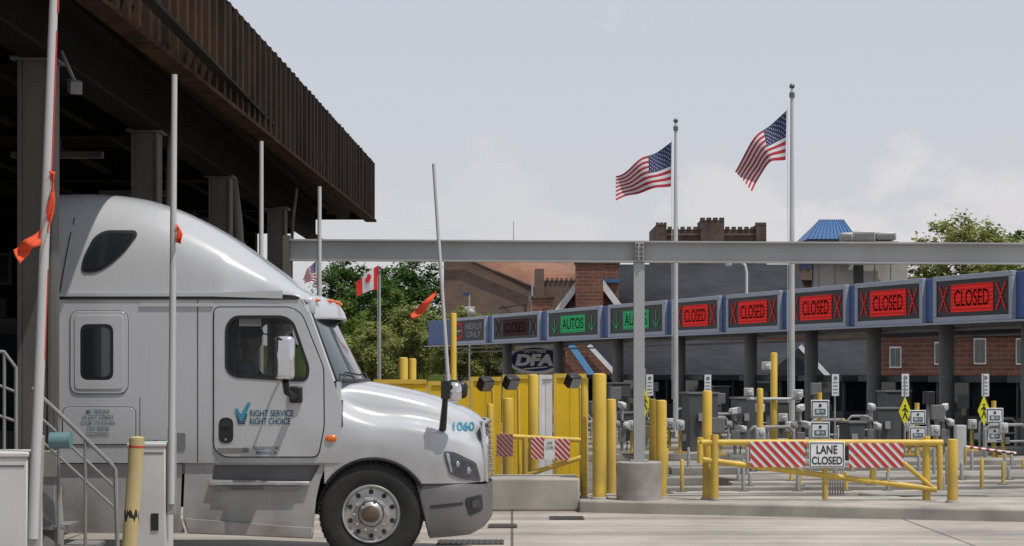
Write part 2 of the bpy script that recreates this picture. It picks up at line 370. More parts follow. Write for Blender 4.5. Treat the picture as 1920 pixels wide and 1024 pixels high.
def ibeam(mb,a,b,w,h,up=UP,t=.03):
    a=V(a);b=V(b); ex=(b-a).normalized(); ey=up.cross(ex).normalized(); L=(b-a).length; c=(a+b)/2
    mb.obox(c+up*(h/2-t/2),ex,ey,up,L,w,t); mb.obox(c-up*(h/2-t/2),ex,ey,up,L,w,t); mb.obox(c,ex,ey,up,L,t,h-2*t-.002)
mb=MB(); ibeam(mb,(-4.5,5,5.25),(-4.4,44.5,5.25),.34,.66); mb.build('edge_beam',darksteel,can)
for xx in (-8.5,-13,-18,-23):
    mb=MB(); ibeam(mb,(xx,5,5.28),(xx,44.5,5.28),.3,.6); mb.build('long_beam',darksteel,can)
for i in range(7):
    yy=7.8+5.6*i
    mb=MB(); ibeam(mb,(-30,yy,5.1),(-4.6,yy,5.1),.25,.5); mb.build('cross_beam',darksteel,can)
for i,(px,d) in enumerate([(72,19.0),(275,24.6),(414,30.3),(520,36.1)]):
    x=X(px,d)
    w_=.33; mb=MB(); mb.bx(x-w_/2,x-w_/2+.04,d-.16,d+.16,.5,4.9).bx(x+w_/2-.04,x+w_/2,d-.16,d+.16,.5,4.9).bx(x-w_/2+.042,x+w_/2-.042,d-.14,d-.10,.5,4.9)
    mb.bx(x-.22,x+.22,d-.22,d+.22,4.9,4.94)
    mb.build('pillar',pillar_m,can,bevel=.006)
    MB().lathe((x,d,0),UP,[(.24,0),(.24,.86),(.215,.9)],24).build('pillar_base',conc,can)
    if i in (1,3):
        MB().tube([(x+.24,d+.1,0),(x+.24,d+.1,4.0),(x+.28,d,4.7),(x+.35,d,5.3)],.03,10).build('conduit',pillar_m,can)
p=at(447,400,30.6); mb=MB(); mb.tube([(p.x,30.6,0),(p.x,30.6,3.9),(p.x-.02,30.6,4.25),(p.x-.1,30.6,4.9)],.09,14); mb.cyl((p.x,30.6,3.7),(p.x,30.6,3.95),.11); mb.build('downpipe',pillar_m,can)
for k,(xx,zz,r) in enumerate(((-6.2,5.0,.06),(-7.2,4.85,.04),(-5.2,4.95,.035))): MB().tube([(xx,8,zz),(xx+.15,44,zz)],r,8).build('ceiling_pipe',darksteel,can)
for i in range(5):
    d=15+5.6*i; mb=MB(); mb.bx(-6.6,-5.4,d,d+.16,4.78,4.86).bx(-6.05,-5.95,d+.04,d+.1,4.86,5.6); mb.build('light_fixture',pillar_m,can)
mb=MB(); p=at(140,163,18.6); mb.obox(p,V((.3,-.9,-.2)).normalized(),V((.95,.3,0)).normalized(),UP,.28,.11,.12); mb.tube([p+V((0,0,.05)),p+V((-.15,.1,.35))],.02); mb.build('camera_housing',devgrey,can,bevel=.01)
ib=thing('inspection_building','dark inspection hall wall in the shade under the canopy','building',(-17,44.6,0))
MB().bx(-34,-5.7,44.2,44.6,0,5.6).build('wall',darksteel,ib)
for k in range(6):
    x=-32+4.4*k; MB().bx(x,x+3.2,44.10,44.19,.02,3.6).build('shutter_door',boothdark,ib)
for k in range(3):
    x=-12.2+2.2*k; f=MB().bx(x,x+1.1,44.1,44.19,3.9,4.6).build('window',boothm,ib); MB().bx(x+.06,x+1.04,44.07,44.09,3.96,4.54).build('pane',glass,f)
MB().bx(-34,-33.7,5,44,0,5.6).build('side_wall',darksteel,ib)
for i,d in enumerate([23.9,29.6,35.3]):
    x=-8.4
    t=thing('inspection_booth',['shaded inspection booth just behind the truck','shaded inspection booth in the second lane under the canopy','farthest shaded inspection booth under the canopy'][i],'booth',(x,d,0),'booths in the shade under the canopy')
    MB().bx(x-1.5,x+1.5,d-.6,d+.6,.0,1.1).build('base',boothm,t,bevel=.02); MB().bx(x-1.45,x+1.45,d-.56,d+.56,1.1,2.5).build('glazing',glass,t); MB().bx(x-1.7,x+1.7,d-.8,d+.8,2.5,2.75).build('roof',boothdark,t,bevel=.02)
# ================= TRUCK
D0=20.0; S=F/D0; YC=21.25
def u(px): return (px-960)/S
def w(py): return CH-(py-700)/S
def P2(pts): return [(u(a),w(b)) for a,b in pts]
tr=thing('semi_truck','white semi truck cab with sleeper rolling out from under the canopy','truck',(u(400),YC,0))
win_out=P2([(427,612),(440,596),(532,596),(548,606),(577,690),(574,712),(440,704),(427,692)])
def inset(poly,k):
    cx=sum(p[0] for p in poly)/len(poly); cz=sum(p[1] for p in poly)/len(poly); out=[]
    n=len(poly)
    for i in range(n):
        a=V(poly[i-1]);b=V(poly[i]);c=V(poly[(i+1)%n]); e1=(b-a).normalized(); e2=(c-b).normalized()
        nn=V((-(e1.y+e2.y),(e1.x+e2.x)))
        if nn.length<1e-6: nn=V((-e1.y,e1.x))
        nn.normalize()
        if nn.dot(V((cx,cz))-b)<0: nn=-nn
        out.append(tuple(b+nn*k))
    return out
cabprof=roundpoly(P2([(80,868),(80,562),(560,560),(582,590),(622,706),(640,760),(640,868)]),.03)
winr=roundpoly(win_out,.06)
mb=MB()
mb.plate(cabprof,20.0,20.05,[winr]); mb.plate(cabprof,22.45,22.5,[winr])
mb.bx(u(80),u(572),20.05,22.45,w(563),w(560)-.002)
mb.bx(u(80),u(84),20.05,22.45,w(866),w(564)); mb.bx(u(630),u(638),20.05,22.45,w(866),w(716))
mb.build('cab_shell',paint,tr,bevel=.012)
mb=MB(); mb.bx(u(405),u(411),20.06,22.44,w(866),w(566)); mb.bx(u(411),u(630),20.06,22.44,w(840),w(835))
mb.bx(u(411),u(575),20.06,22.44,w(569),w(566)); mb.bx(u(585),u(628),20.08,22.42,w(835),w(722))
mb.build('cab_lining',interior,tr)
for yy in (20.5,21.75): MB().bx(u(425),u(480),yy-.05,yy+.45,w(835),w(775)).bx(u(418),u(432),yy-.05,yy+.45,w(774),w(650)).bx(u(419),u(430),yy+.08,yy+.32,w(648),w(615)).build('seat',black,tr,bevel=.03)
mb=MB(); c=V((u(560),21.9,w(745))); ax=V((.75,0,-.65)).normalized(); uu=EY; vv=ax.cross(uu)
mb.tube([c+uu*.22*math.cos(a*math.pi/12)+vv*.22*math.sin(a*math.pi/12) for a in range(25)],.016,8); mb.cyl(c,c+ax*.3,.03); mb.build('steering_wheel',black,tr)
MB().plate(inset(winr,-.005),20.02,20.026).build('side_glass',cab_glass,tr); MB().plate(inset(winr,-.005),22.474,22.48).build('side_glass',cab_glass,tr)
dooro=roundpoly(P2([(402,577),(545,577),(566,590),(606,690),(607,800),(596,856),(420,856),(402,842)]),.06)
mb=MB(); mb.plate(inset(dooro,-.012),19.994,20.0-.0005,[inset(winr,-.02)]); mb.build('door_seal',gap,tr)
mb=MB(); mb.plate(dooro,19.980,19.9938,[inset(winr,-.022)]); door=mb.build('door',paint,tr,bevel=.005)
mb=MB(); mb.plate(inset(winr,-.024),19.974,20.03,[inset(winr,.008)]); mb.build('window_rubber',black,door)
MB().bx(u(448),u(490),19.99,20.01,w(612),w(597)).build('window_vent_shade',devgrey,door,bevel=.004)
hp=roundpoly(P2([(411,783),(438,783),(438,831),(411,831)]),.07)
MB().plate(hp,19.974,19.9795).build('handle_pocket',black,door); MB().plate(roundpoly(P2([(416,790),(433,790),(433,800),(416,800)]),.01),19.962,19.973).build('handle',gap,door)
MB().cyl((u(424),19.97,w(824)),(u(424),19.976,w(824)),.012).build('lock',chrome,door)
MB().plate(P2([(408,840),(467,840),(467,849),(408,849)]),19.976,19.9795).build('name_badge',devgrey,door)
for ln,(y0,y1,xe) in (('RIGHT SERVICE',(769,781,551)),('RIGHT CHOICE',(784,796,545))):
    text(ln,V((u((469+xe)/2),19.979,w((y0+y1)/2))),u(xe)-u(469),w(y0)-w(y1),teal,door,bold=.018)
text('O/B 2322819 ONT. INC.\nMISSISSAUGA, ON',V((u(500),19.979,w(845))),.27,.085,teal,door,bold=.012)
mb=MB()
for k in range(6): mb.plate(P2([(443+k*.6,776+k*3.4),(465-k*.9,776+k*3.4),(464-k*.9,778+k*3.4),(443.6+k*.6,778+k*3.4)]),19.9745,19.9788)
mb.build('check_mark_bars',navy,door)
MB().plate(P2([(441,768),(446,765),(452,778),(465,755),(471,755),(455,790),(451,790)]),19.970,19.9742).build('check_mark',tealb,door)
pan=roundpoly(P2([(132,583),(240,583),(240,738),(132,738)]),.1)
MB().plate(inset(pan,-.006),19.9965,19.9998).build('panel_gap',gap,tr)
MB().plate(pan,19.988,19.9962).build('sleeper_window_panel',paint,tr,bevel=.005)
so_=roundpoly(P2([(151,608),(213,608),(213,713),(151,713)]),.08)
MB().plate(inset(pan,.045),19.980,19.9875,[so_]).build('sleeper_window_surround',paint,tr,bevel=.004)
sw=MB().plate(so_,19.982,19.9872).build('sleeper_window',black,tr)
MB().plate(roundpoly(P2([(157,614),(207,614),(207,707),(157,707)]),.07),19.978,19.9815).build('pane',glass,sw)
hatch=roundpoly(P2([(118,764),(254,764),(254,833),(118,833)]),.07)
MB().plate(inset(hatch,-.008),19.9965,19.9998).build('hatch_gap',gap,tr); hb=MB().plate(hatch,19.988,19.996).build('baggage_hatch',paint,tr,bevel=.004)
text('MC 783320-P\nUS DOT 2294033\nCVOR 173-333-054\nCVU 300258\nCGLGW6521',V((u(184),19.987,w(793))),.34,.27,greylet,hb,bold=.008)
mb=MB(); mb.bx(u(370),u(371.6),19.996,20.0-.0005,w(866),w(563)); mb.bx(u(262),u(263),19.997,19.9996,w(866),w(745)); mb.build('body_seam',gap,tr)
MB().bx(u(262),u(400),19.985,20.0-.001,w(575),w(569)).build('rain_gutter',paint,tr)
MB().plate(roundpoly(P2([(331,812),(348,812),(348,842),(331,842)]),.02),19.988,19.9995).build('vent_cover',devgrey,tr)
for k in range(3): MB().bx(u(272+14*k),u(284+14*k),19.994,19.9995,w(835),w(825)).build('registration_sticker',[ledgreen,dfablue,ledgreen][k],tr)
ftop=[(74,350),(135,349),(160,350),(200,353),(250,361),(300,376),(350,398),(400,426),(450,460),(500,497),(540,528),(575,549)]
fw=[(60,1.25),(420,1.25),(500,1.16),(575,.98)]
NE=3.8; zb=w(556)
def fh(px): return max(w(smooth_tab(ftop,px))-zb,.01)
def fy(px,zz):
    h=fh(px); t=min(max((zz-zb)/h,0),.9999); ww=lerp_tab(fw,px)*(1-.10*(zz-zb)/1.05)
    return ww*(1-t**NE)**(1/NE)
def ffn(a,b):
    px=74+(576-74)*a; th=math.pi*b; h=fh(px); sn=abs(math.sin(th)); cs=math.cos(th)
    zz=h*sn**(2/NE); yy=lerp_tab(fw,px)*(1-.10*zz/1.05)*(abs(cs)**(2/NE))*(1 if cs>0 else -1)
    return V((u(px),YC-yy,zb+zz))
mb=MB(); mb.grid(ffn,60,48)
mb.bm.verts.ensure_lookup_table(); mb.bm.faces.new([mb.bm.verts[j] for j in range(49)])
mb.build('roof_fairing',paint,tr,ang=50)
MB().bx(u(80),u(560),19.99,22.51,w(562),w(556)).build('roof_seam',gap,tr)
MB().plate(roundpoly(P2([(80,556),(400,556),(530,560),(530,545),(400,549),(80,550)]),.01),19.985,20.02).build('fairing_lip',paint,tr)
fyw=lambda x,z: YC-fy(x*S+960,z)
# slanted seam between fairing and rear extender
MB().plate(P2([(136,372),(138,372),(112,556),(110,556)]),-.006,.01,fn=fyw,cuts=4).build('fairing_seam',gap,tr)
uw=roundpoly(P2([(151,511),(153,485),(172,443),(192,430),(250,430),(254,440),(232,472),(205,497),(180,511)]),.06)
fwn=MB().plate(uw,-.012,.01,fn=fyw,cuts=3).build('fairing_window',black,tr)
MB().plate(inset(uw,.03),-.018,-.013,fn=fyw,cuts=3).build('pane',glass,fwn)
vis=catmull([(516,551),(556,548),(588,551),(608,562),(620,576),(628,595)],4)
def vfn(a,b):
    p=vis[int(round(b*(len(vis)-1)))]; t=2*a-1
    sh=.30*abs(t)**2.4
    return V((u(p[0])-sh*(.35+.65*b), YC+1.2*t, w(p[1])-.02*abs(t)**3))
MB().grid(vfn,30,len(vis)-1).build('sun_visor',paint,tr,ang=60,solid=.02)
MB().bx(u(540),u(588),20.1,22.4,w(592),w(555)).build('roof_cap',paint,tr,bevel=.04)
for t in (-.8,-.4,0,.4,.8):
    p=vfn((t+1)/2,.58); MB().sph(p+V((.015,-.01,.015)),.038,(1.4,1,.5)).build('clearance_lamp',amber,tr)
def wfn(a,b):
    t=2*a-1; k=1-abs(t)**2.6
    xs=u(578)+(u(624)-u(578))*b; xc=u(600)+(u(668)-u(600))*b
    return V((xs+(xc-xs)*k, YC+1.19*t, w(588)+(w(716)-w(588))*b))
MB().grid(wfn,30,8).build('windscreen',ws_glass,tr,ang=80)
for a,s in ((0,-1),(1,1)): MB().tube([wfn(a,b/6)+V((-.005,.01*s,0)) for b in range(7)],.03,8).build('windscreen_pillar',paint,tr)
MB().tube([wfn(0.01,b/6)+V((.02,-.012,0)) for b in range(7)],.016,8).tube([wfn(a/12,1)+V((.02,0,.01)) for a in range(13)],.02,8).build('windscreen_seal',black,tr)
for a0,a1 in ((.06,.3),(.55,.8)):
    MB().tube([wfn(a0,1)+V((.03,-.01,0)),wfn(a0+.05,.86)+V((.03,-.03,0)),wfn(a1,.9)+V((.04,-.02,0))],.01,6).build('wiper',black,tr)
# hood
zt=[(608,716),(650,715),(700,722),(750,732),(800,744),(850,762),(885,779),(902,793),(912,811)]
wu=[(608,1.12),(660,1.07),(720,1.03),(800,.97),(870,.86),(912,.64)]
wf=[(608,1.235),(650,1.245),(800,1.245),(840,1.21),(870,1.13),(895,.97),(906,.84),(914,.68)]
zf=[(608,762),(640,786),(700,806),(760,810),(800,816),(850,830),(890,847),(914,862)]
def arc(px,Rr=106,cx=700,cy=966):
    q=Rr*Rr-(px-cx)**2
    return cy-math.sqrt(q) if q>0 else 1e9
def zbm(px): return min(arc(px),907)
def hoodsec(px):
    W=smooth_tab(wf,px); U=smooth_tab(wu,px); T=smooth_tab(zt,px); Fz=smooth_tab(zf,px); Bz=zbm(px)
    U=min(U,W-.02)
    Bz=max(Bz,Fz+26)
    pts=[(W,w(Bz)),(W+.004,w((Bz+Fz)/2)),(W-.010,w(Fz+8)),(W-.05,w(Fz-10)),(U+.04,w(Fz-24)),(U-.01,w(Fz-36)),(U-.035,w((Fz-36+T+14)/2)),(U-.10,w(T+11)),(U-.3,w(T+3)),(U*.35,w(T-1)),(0,w(T-2))]
    c=catmull([V((a,b,0)) for a,b in pts],4)
    return [(p.x,p.y) for p in c]
st_=[608+ (912-608)*i/64 for i in range(65)]+[914]
mb=MB(); rows=[]
for px in st_:
    c=hoodsec(px); row=[V((u(px),YC-a,b)) for a,b in c]+[V((u(px),YC+a,b)) for a,b in c[::-1][1:]]
    rows.append([mb.bm.verts.new(p) for p in row])
for a,b in zip(rows,rows[1:]):
    for i in range(len(a)-1): mb.bm.faces.new((a[i],a[i+1],b[i+1],b[i]))
mb.bm.faces.new(rows[-1])
hood=mb.build('hood',paint,tr,ang=45)
def hside(x,z):
    c=hoodsec(x*S+960); 
    for (a,b),(a2,b2) in zip(c,c[1:]):
        if min(b,b2)<=z<=max(b,b2) and abs(b2-b)>1e-6: return YC-(a+(a2-a)*(z-b)/(b2-b))
    return YC-c[0][0]
text('1060',V((u(868),20,w(801))),.215,.09,tealb,hood,bold=.02,fn=hside,th=.014)
MB().tube([V((u(px),YC-smooth_tab(wf,px)-.004,w(arc(px)))) for px in range(612,797,6)],.016,6).build('arch_lip',black,tr)
MB().plate(roundpoly(P2([(633,750),(641,750),(643,800),(635,800)]),.01),-.012,.004,fn=hside,cuts=1).build('hood_latch',black,tr)
MB().sph((u(621),19.995,w(822)),.06,(1,.3,.6)).build('side_marker_lamp',amber,tr)
hl=roundpoly(P2([(831,846),(852,848),(892,869),(902,906),(866,899),(843,888)]),.035)
H=MB().plate(hl,-.014,.02,fn=hside,cuts=4).build('headlight',lens,tr)
MB().plate(inset(hl,.03),-.017,-.0145,fn=hside,cuts=3).build('reflector',lens_dk,H)
for (a,b,r) in ((856,871,.034),(876,884,.038)):
    y=hside(u(a),w(b)); MB().sph((u(a),y-.010,w(b)),r,(1,.25,1)).build('lamp_bulb',lens_in,H)
MB().plate(roundpoly(P2([(836,849),(842,850),(849,887),(844,884)]),.005),-.02,-.015,fn=hside,cuts=2).build('turn_lamp',lens_in,H)
mb=MB()
for k in range(10):
    py=806+k*10.5; mb.tube([V((u(903+ (15)*(1-abs(t)**2.2)+ k*.5),YC+t*.78,w(py))) for t in [i/8-1 for i in range(17)]],.012,6)
mb.tube([V((u(901+15*(1-abs(t)**2.2)),YC+t*.8,w(795))) for t in [i/8-1 for i in range(17)]],.022,8)
for sgn in (-1,1): mb.tube([V((u(903),YC+sgn*.8,w(795))),V((u(908),YC+sgn*.82,w(850))),V((u(911),YC+sgn*.8,w(908)))],.024,8)
mb.build('grille',chrome,tr)
MB().grid(lambda a,b:V((u(899+14*(1-abs(2*a-1)**2.2)),YC+(2*a-1)*.78,w(800+108*b))),12,3).build('grille_mesh',black,tr)
bw=[(770,1.24),(840,1.24),(870,1.19),(895,1.06),(910,.86),(918,.6),(921,.35)]
btop=[(776,893),(830,903),(921,914)]; bbot=[(776,895),(804,1012),(880,1006),(905,995),(921,980)]
mb=MB(); rows=[]
for i in range(50):
    px=776+(921-776)*i/49; W=smooth_tab(bw,px); T=lerp_tab(btop,px); Bt=max(lerp_tab(bbot,px),T+2); m=(T+Bt)/2
    pts=[(W-.16,Bt+0),(W-.03,Bt-2),(W,Bt-14 if Bt-T>30 else m),(W,m),(W-.012,min(T+22,m)),(W-.03,T+8 if Bt-T>20 else T+1),(W-.06,T),(0,T-1)]
    c=[(a,w(b)) for a,b in pts]
    row=[V((u(px),YC-max(a,0),b)) for a,b in c]+[V((u(px),YC+max(a,0),b)) for a,b in c[::-1][1:]]
    rows.append([mb.bm.verts.new(p) for p in row])
for a,b in zip(rows,rows[1:]):
    for i in range(len(a)-1): mb.bm.faces.new((a[i],a[i+1],b[i+1],b[i]))
mb.bm.faces.new(rows[-1]); bmp=mb.build('bumper',bump_grey,tr,ang=40)
fy_=lambda x,z:YC-smooth_tab(bw,x*S+960)
MB().plate(roundpoly(P2([(872,935),(903,930),(905,960),(880,968)]),.03),-.012,.01,fn=fy_,cuts=3).build('fog_lamp_recess',black,bmp)
MB().plate(roundpoly(P2([(884,940),(898,938),(899,952),(886,955)]),.02),-.018,-.013,fn=fy_,cuts=2).build('fog_lamp',lens_dk,bmp)
MB().plate(roundpoly(P2([(806,948),(868,942),(868,946),(808,953)]),.004),-.006,.01,fn=fy_,cuts=3).build('bumper_crease',gap,bmp)
mb=MB(); mb.bx(u(590),u(800),20.35,22.15,w(900),w(862)-.01); mb.bx(u(600),u(880),20.55,21.95,w(985),w(905)); mb.bx(u(-420),u(598),20.75,20.85,w(960),w(905)).bx(u(-420),u(598),21.65,21.75,w(960),w(905)); mb.build('chassis',black,tr)
mb=MB(); mb.tube([V((u(700+104*math.cos(a)),20.15,w(966-104*math.sin(a)))) for a in [math.pi*i/16 for i in range(17)]],.05,6)
mb.grid(lambda a,b:V((u(700+103*math.cos(math.pi*a)),20.03+.8*b,w(966-103*math.sin(math.pi*a)))),20,1); mb.build('wheel_liner',black,tr)
sk=P2([(346,868),(612,868),(600,900),(592,935),(588,975),(586,1010),(352,1000),(342,975)])
rec=roundpoly(P2([(400,872),(600,872),(582,904),(396,900)]),.02)
skirt=MB().plate(roundpoly(sk,.03),20.03,20.07,[rec]).build('side_skirt',paint2,tr,bevel=.01)
MB().bx(u(390),u(596),20.075,20.4,w(912),w(868)).build('step_recess',bump_grey,skirt)
MB().bx(u(392),u(580),19.98,20.3,w(910),w(903)).build('step_plate',alum,skirt,bevel=.006)
MB().plate(P2([(346,972),(588,990),(586,1010),(352,1000)]),19.97,20.028).build('lower_step',paint2,skirt,bevel=.012)
MB().bx(u(405),u(560),19.975,20.0,w(918),w(912)).build('step_lip',bump_grey,skirt)
MB().plate(roundpoly(P2([(80,870),(340,870),(336,975),(345,1000),(80,1000)]),.02),20.04,20.08).build('tank_fairing',paint2,tr,bevel=.01)
def wheel(cx,cz,y0,full=True):
    Rw=.525; wh=MB()
    wh.lathe((cx,y0,cz),EY,[(.29,.02),(.33,.005),(.42,-.012),(.475,.0),(.505,.02),(.522,.05),(Rw,.08),(Rw,.22),(.522,.25),(.49,.29),(.4,.31),(.29,.28)],64,cap=False)
    root=wh.build('wheel',rubber,tr)
    t=MB()
    for k in range(56):
        a=2*math.pi*k/56; e=V((math.cos(a),0,math.sin(a))); tt=V((-math.sin(a),0,math.cos(a)))
        t.obox(V((cx,y0+.045,cz))+e*.519,e,tt,EY,.012,.035,.05)
    t.build('tread',rubber,root)
    MB().lathe((cx,y0,cz),EY,[(.295,.015),(.285,.0),(.272,.005),(.262,.03),(.25,.05),(.20,.045),(.17,.03),(.135,.02),(.125,.035)],48,cap=False).build('rim',alum,root)
    if full:
        for k in range(10):
            a=2*math.pi*(k+.5)/10; c=V((cx+.222*math.cos(a),y0+.041,cz+.222*math.sin(a))); MB().cyl(c,c+V((0,.02,0)),.025,seg=12).build('hand_hole',gap,root)
        for k in range(10):
            a=2*math.pi*k/10; c=V((cx+.165*math.cos(a),y0+.03,cz+.165*math.sin(a))); MB().cyl(c,c+V((0,-.045,0)),.019,.014,seg=6).build('lug_nut',chrome,root)
    MB().lathe((cx,y0,cz),EY,[(.128,.06),(.122,.01),(.10,-.005),(.085,-.03)],24,cap=False).build('hub',alum,root)
    MB().lathe((cx,y0,cz),EY,[(.085,-.02),(.08,-.048),(.045,-.058),(.02,-.058)],24).build('hub_cap',hubrust,root)
wheel(u(695),.525,20.02)
for px in (-60,-310): wheel(u(px),.525,20.05,False)
dm=19.62
c=at(534,671,dm); m_=MB().obox(c,EX,EY,UP,.20,.16,.43).build('side_mirror',chrome,tr,bevel=.045)
MB().obox(at(517,671,dm-.001),EX,EY,UP,.04,.165,.38).build('mirror_back',black,m_,bevel=.01)
MB().tube([at(535,715,dm),at(538,735,19.7),at(551,744,19.9),at(556,745,20.0)],.035,8).build('mirror_arm',black,tr); MB().tube([at(534,630,dm),at(545,622,19.8),at(556,650,20.0)],.012,6).build('mirror_arm',black,tr)
MB().obox(at(555,740,19.96),EX,EY,UP,.13,.05,.17).build('mirror_foot',black,tr,bevel=.02)
for yy,dd in ((19.93,0),(22.55,1)):
    hm=MB().obox(V((u(853),yy,w(735))),EX,EY,UP,.14,.14,.2).build('hood_mirror',black if dd else chrome,tr,bevel=.05)
    MB().tube([V((u(836),yy+(.04 if not dd else -.04),w(720))),V((u(834),yy+.05,w(760))),V((u(829),yy+(.2 if not dd else -.2),w(806)))],[.026,.03,.038],8).obox(V((u(836),yy,w(731))),EX,EY,UP,.09,.12,.18).build('hood_mirror_arm',black,hm)
# ---- driver
def skinmesh(name,verts,edges,rad,mat,parent,root=0,sub=2):
    me=bpy.data.meshes.new('s'); me.from_pydata([tuple(v) for v in verts],edges,[]); o=bpy.data.objects.new('s',me); COL.objects.link(o)
    m=o.modifiers.new('k','SKIN'); sv=me.skin_vertices[0].data
    for i,r in enumerate(rad): sv[i].radius=(r,r)
    sv[root].use_root=True
    q=o.modifiers.new('s','SUBSURF'); q.levels=sub; q.render_levels=sub
    bpy.context.view_layer.update(); dg=bpy.context.evaluated_depsgraph_get(); m2=bpy.data.meshes.new_from_object(o.evaluated_get(dg)); bpy.data.objects.remove(o)
    mb=MB(); mb.bm.from_mesh(m2); bpy.data.meshes.remove(m2); return mb.build(name,mat,parent,ang=180)
HX=at(473,637,20.75).x; hz=Z(637,20.75); BY=20.75
dr=thing('person','driver in dark cap and grey shirt seated behind the truck window','person',(HX-.05,BY,w(775)))
bx_,by=HX-.06,BY
vs=[(bx_,by,hz-.78),(bx_-.02,by,hz-.55),(bx_-.01,by,hz-.34),(bx_+.01,by,hz-.2),(HX,by,hz-.12),(HX+.01,by,hz-.02),(HX,by,hz+.07),(HX+.105,by,hz-.02),
 (bx_,by-.19,hz-.3),(bx_+.08,by-.24,hz-.52),(bx_+.34,by-.2,hz-.5),(bx_+.45,by-.17,hz-.46),
 (bx_,by+.19,hz-.3),(bx_+.08,by+.24,hz-.52),(bx_+.34,by+.2,hz-.5),(bx_+.45,by+.17,hz-.46),
 (bx_+.42,by-.1,hz-.8),(bx_+.5,by-.1,hz-1.15),(bx_+.42,by+.12,hz-.8),(bx_+.5,by+.12,hz-1.15)]
ed=[(0,1),(1,2),(2,3),(3,4),(4,5),(5,6),(5,7),(2,8),(8,9),(9,10),(10,11),(2,12),(12,13),(13,14),(14,15),(0,16),(16,17),(0,18),(18,19)]
rd=[.15,.14,.14,.06,.058,.09,.085,.018,.06,.048,.035,.035,.06,.048,.035,.035,.085,.055,.085,.055]
for hi in (11,15):
    b=V(vs[hi])
    for k,(dy,L_) in enumerate([(-.03,.07),(-.01,.085),(.01,.08),(.03,.06)]):
        vs.append(tuple(b+V((.05,dy,.02)))); vs.append(tuple(b+V((.05+L_*.6,dy,-.01)))); n0=len(vs); ed+= [(hi,n0-2),(n0-2,n0-1)]; rd+= [.010,.008]
    vs.append(tuple(b+V((.03,-.04,.03)))); ed.append((hi,len(vs)-1)); rd.append(.010)
skinmesh('body',vs,ed,rd,skin,dr)
vs2=vs[:4]+[vs[8],vs[9],vs[10],vs[12],vs[13],vs[14]]
skinmesh('shirt',vs2,[(0,1),(1,2),(2,3),(2,4),(4,5),(5,6),(2,7),(7,8),(8,9)],[.165,.158,.158,.066,.075,.064,.05,.075,.064,.05],shirt,dr)
MB().sph((HX-.005,by,hz+.07),.115,(1.05,.92,.75)).obox(V((HX+.13,by,hz+.06)),V((.97,0,-.2)).normalized(),EY,V((.2,0,.97)),.12,.14,.012).build('cap',capm,dr)
for s in (-1,1): MB().sph((HX+.09,by+.035*s,hz+.005),.012).build('eye',capm,dr); MB().sph((HX-.02,by+.095*s,hz-.02),.03,(1,.3,1.2)).build('ear',skin,dr)
# ================= BARRIERS
def ribbon(name,pts,parent,d,amp=.04):
    tp=catmull([at(a,b,d) for a,b,_,_ in pts],5); bt=catmull([at(c,e,d) for _,_,c,e in pts],5); n=len(tp)-1
    return MB().grid(lambda a,b: tp[int(round(a*n))].lerp(bt[int(round(a*n))],b)+V((0,amp*math.sin(a*9+b*3),0)),n,3).build(name,orange,parent,ang=60,solid=.003)
def barrier(d,b,t,r,label,cab,ribs=(),tape=()):
    p0=at(*b,d);p1=at(*t,d); root=thing('barrier_gate',label,'barrier gate',(p0.x,d,0),'raised barrier arms')
    L=(p1-p0); MB().tube([p0,p1],[r*1.1,r*.85],12).build('arm',armwhite,root)
    x0,x1,pt=cab
    mb=MB(); mb.bx(X(x0,d),X(x1,d),d-.02,d+.42,0.0,Z(pt,d)); mb.bx(X(x0,d)-.01,X(x1,d)+.01,d-.03,d+.43,Z(pt,d)+.001,Z(pt,d)+.04); cb=mb.build('cabinet',white,root,bevel=.012)
    xl=X(x0+.62*(x1-x0),d); MB().bx(xl,xl+.07,d-.03,d-.021,Z(pt,d)-.78,Z(pt,d)-.62).build('lock_box',black,cb)
    MB().bx(X(x0,d)+.02,X(x1,d)-.02,d-.025,d-.021,Z(pt,d)-.06,Z(pt,d)-.052).build('door_gap',gap,cb)
    MB().obox(p0+L.normalized()*.3+V((0,.03,0)),EX,EY,L.normalized(),.075,.09,.8).build('arm_bracket',steelpaint,root,bevel=.01)
    for (a,b_) in tape:
        q0=p0+L*a+V((r*.92,-.004,0));q1=p0+L*b_+V((r*.82,-.004,0)); MB().tube([q0,q1],.009,6).build('reflective_tape',redtape,root)
    for rb in ribs: ribbon('warning_ribbon',rb,root,d-.05)
    return root
barrier(13.5,(62,1010),(105,-110),.034,'nearest white barrier arm at far left with orange rags tied to it',(-60,53,858),
  ribs=[[(76,428,76,460),(55,445,58,470),(38,458,50,480),(24,468,40,497)],[(92,320,103,322),(95,360,103,362),(88,400,98,402),(88,430,93,440)]],tape=[(.30,.45),(.60,.85),(.88,.99)])
barrier(18.6,(321,945),(327,140),.032,'white barrier arm standing in front of the truck sleeper',(240,311,838),ribs=[[(330,420,330,455),(336,425,335,456),(342,440,340,458)]])
barrier(24.9,(489,900),(490,265),.031,'white barrier arm behind the truck roof slope',(440,480,850))
barrier(27.1,(599,900),(599,350),.032,'white barrier arm between the truck roof and the beam end',(560,592,860))
barrier(26.9,(846,800),(813,307),.027,'leaning white barrier arm with orange rag, right of the Canadian flag',(850,885,880),
  ribs=[[(818,545,818,552),(800,560,806,570),(785,575,793,588),(769,590,772,599)]])
t=thing('bollard','worn cream and yellow bollard with torn sleeve beside the barrier cabinet','bollard',(X(240,17.3),17.3,0))
b0=at(236,1090,17.3); b0.z=0; b1=at(257,822,17.3); MB().tube([b0,b0.lerp(b1,.56)],.062,20).build('post',rubber,t)
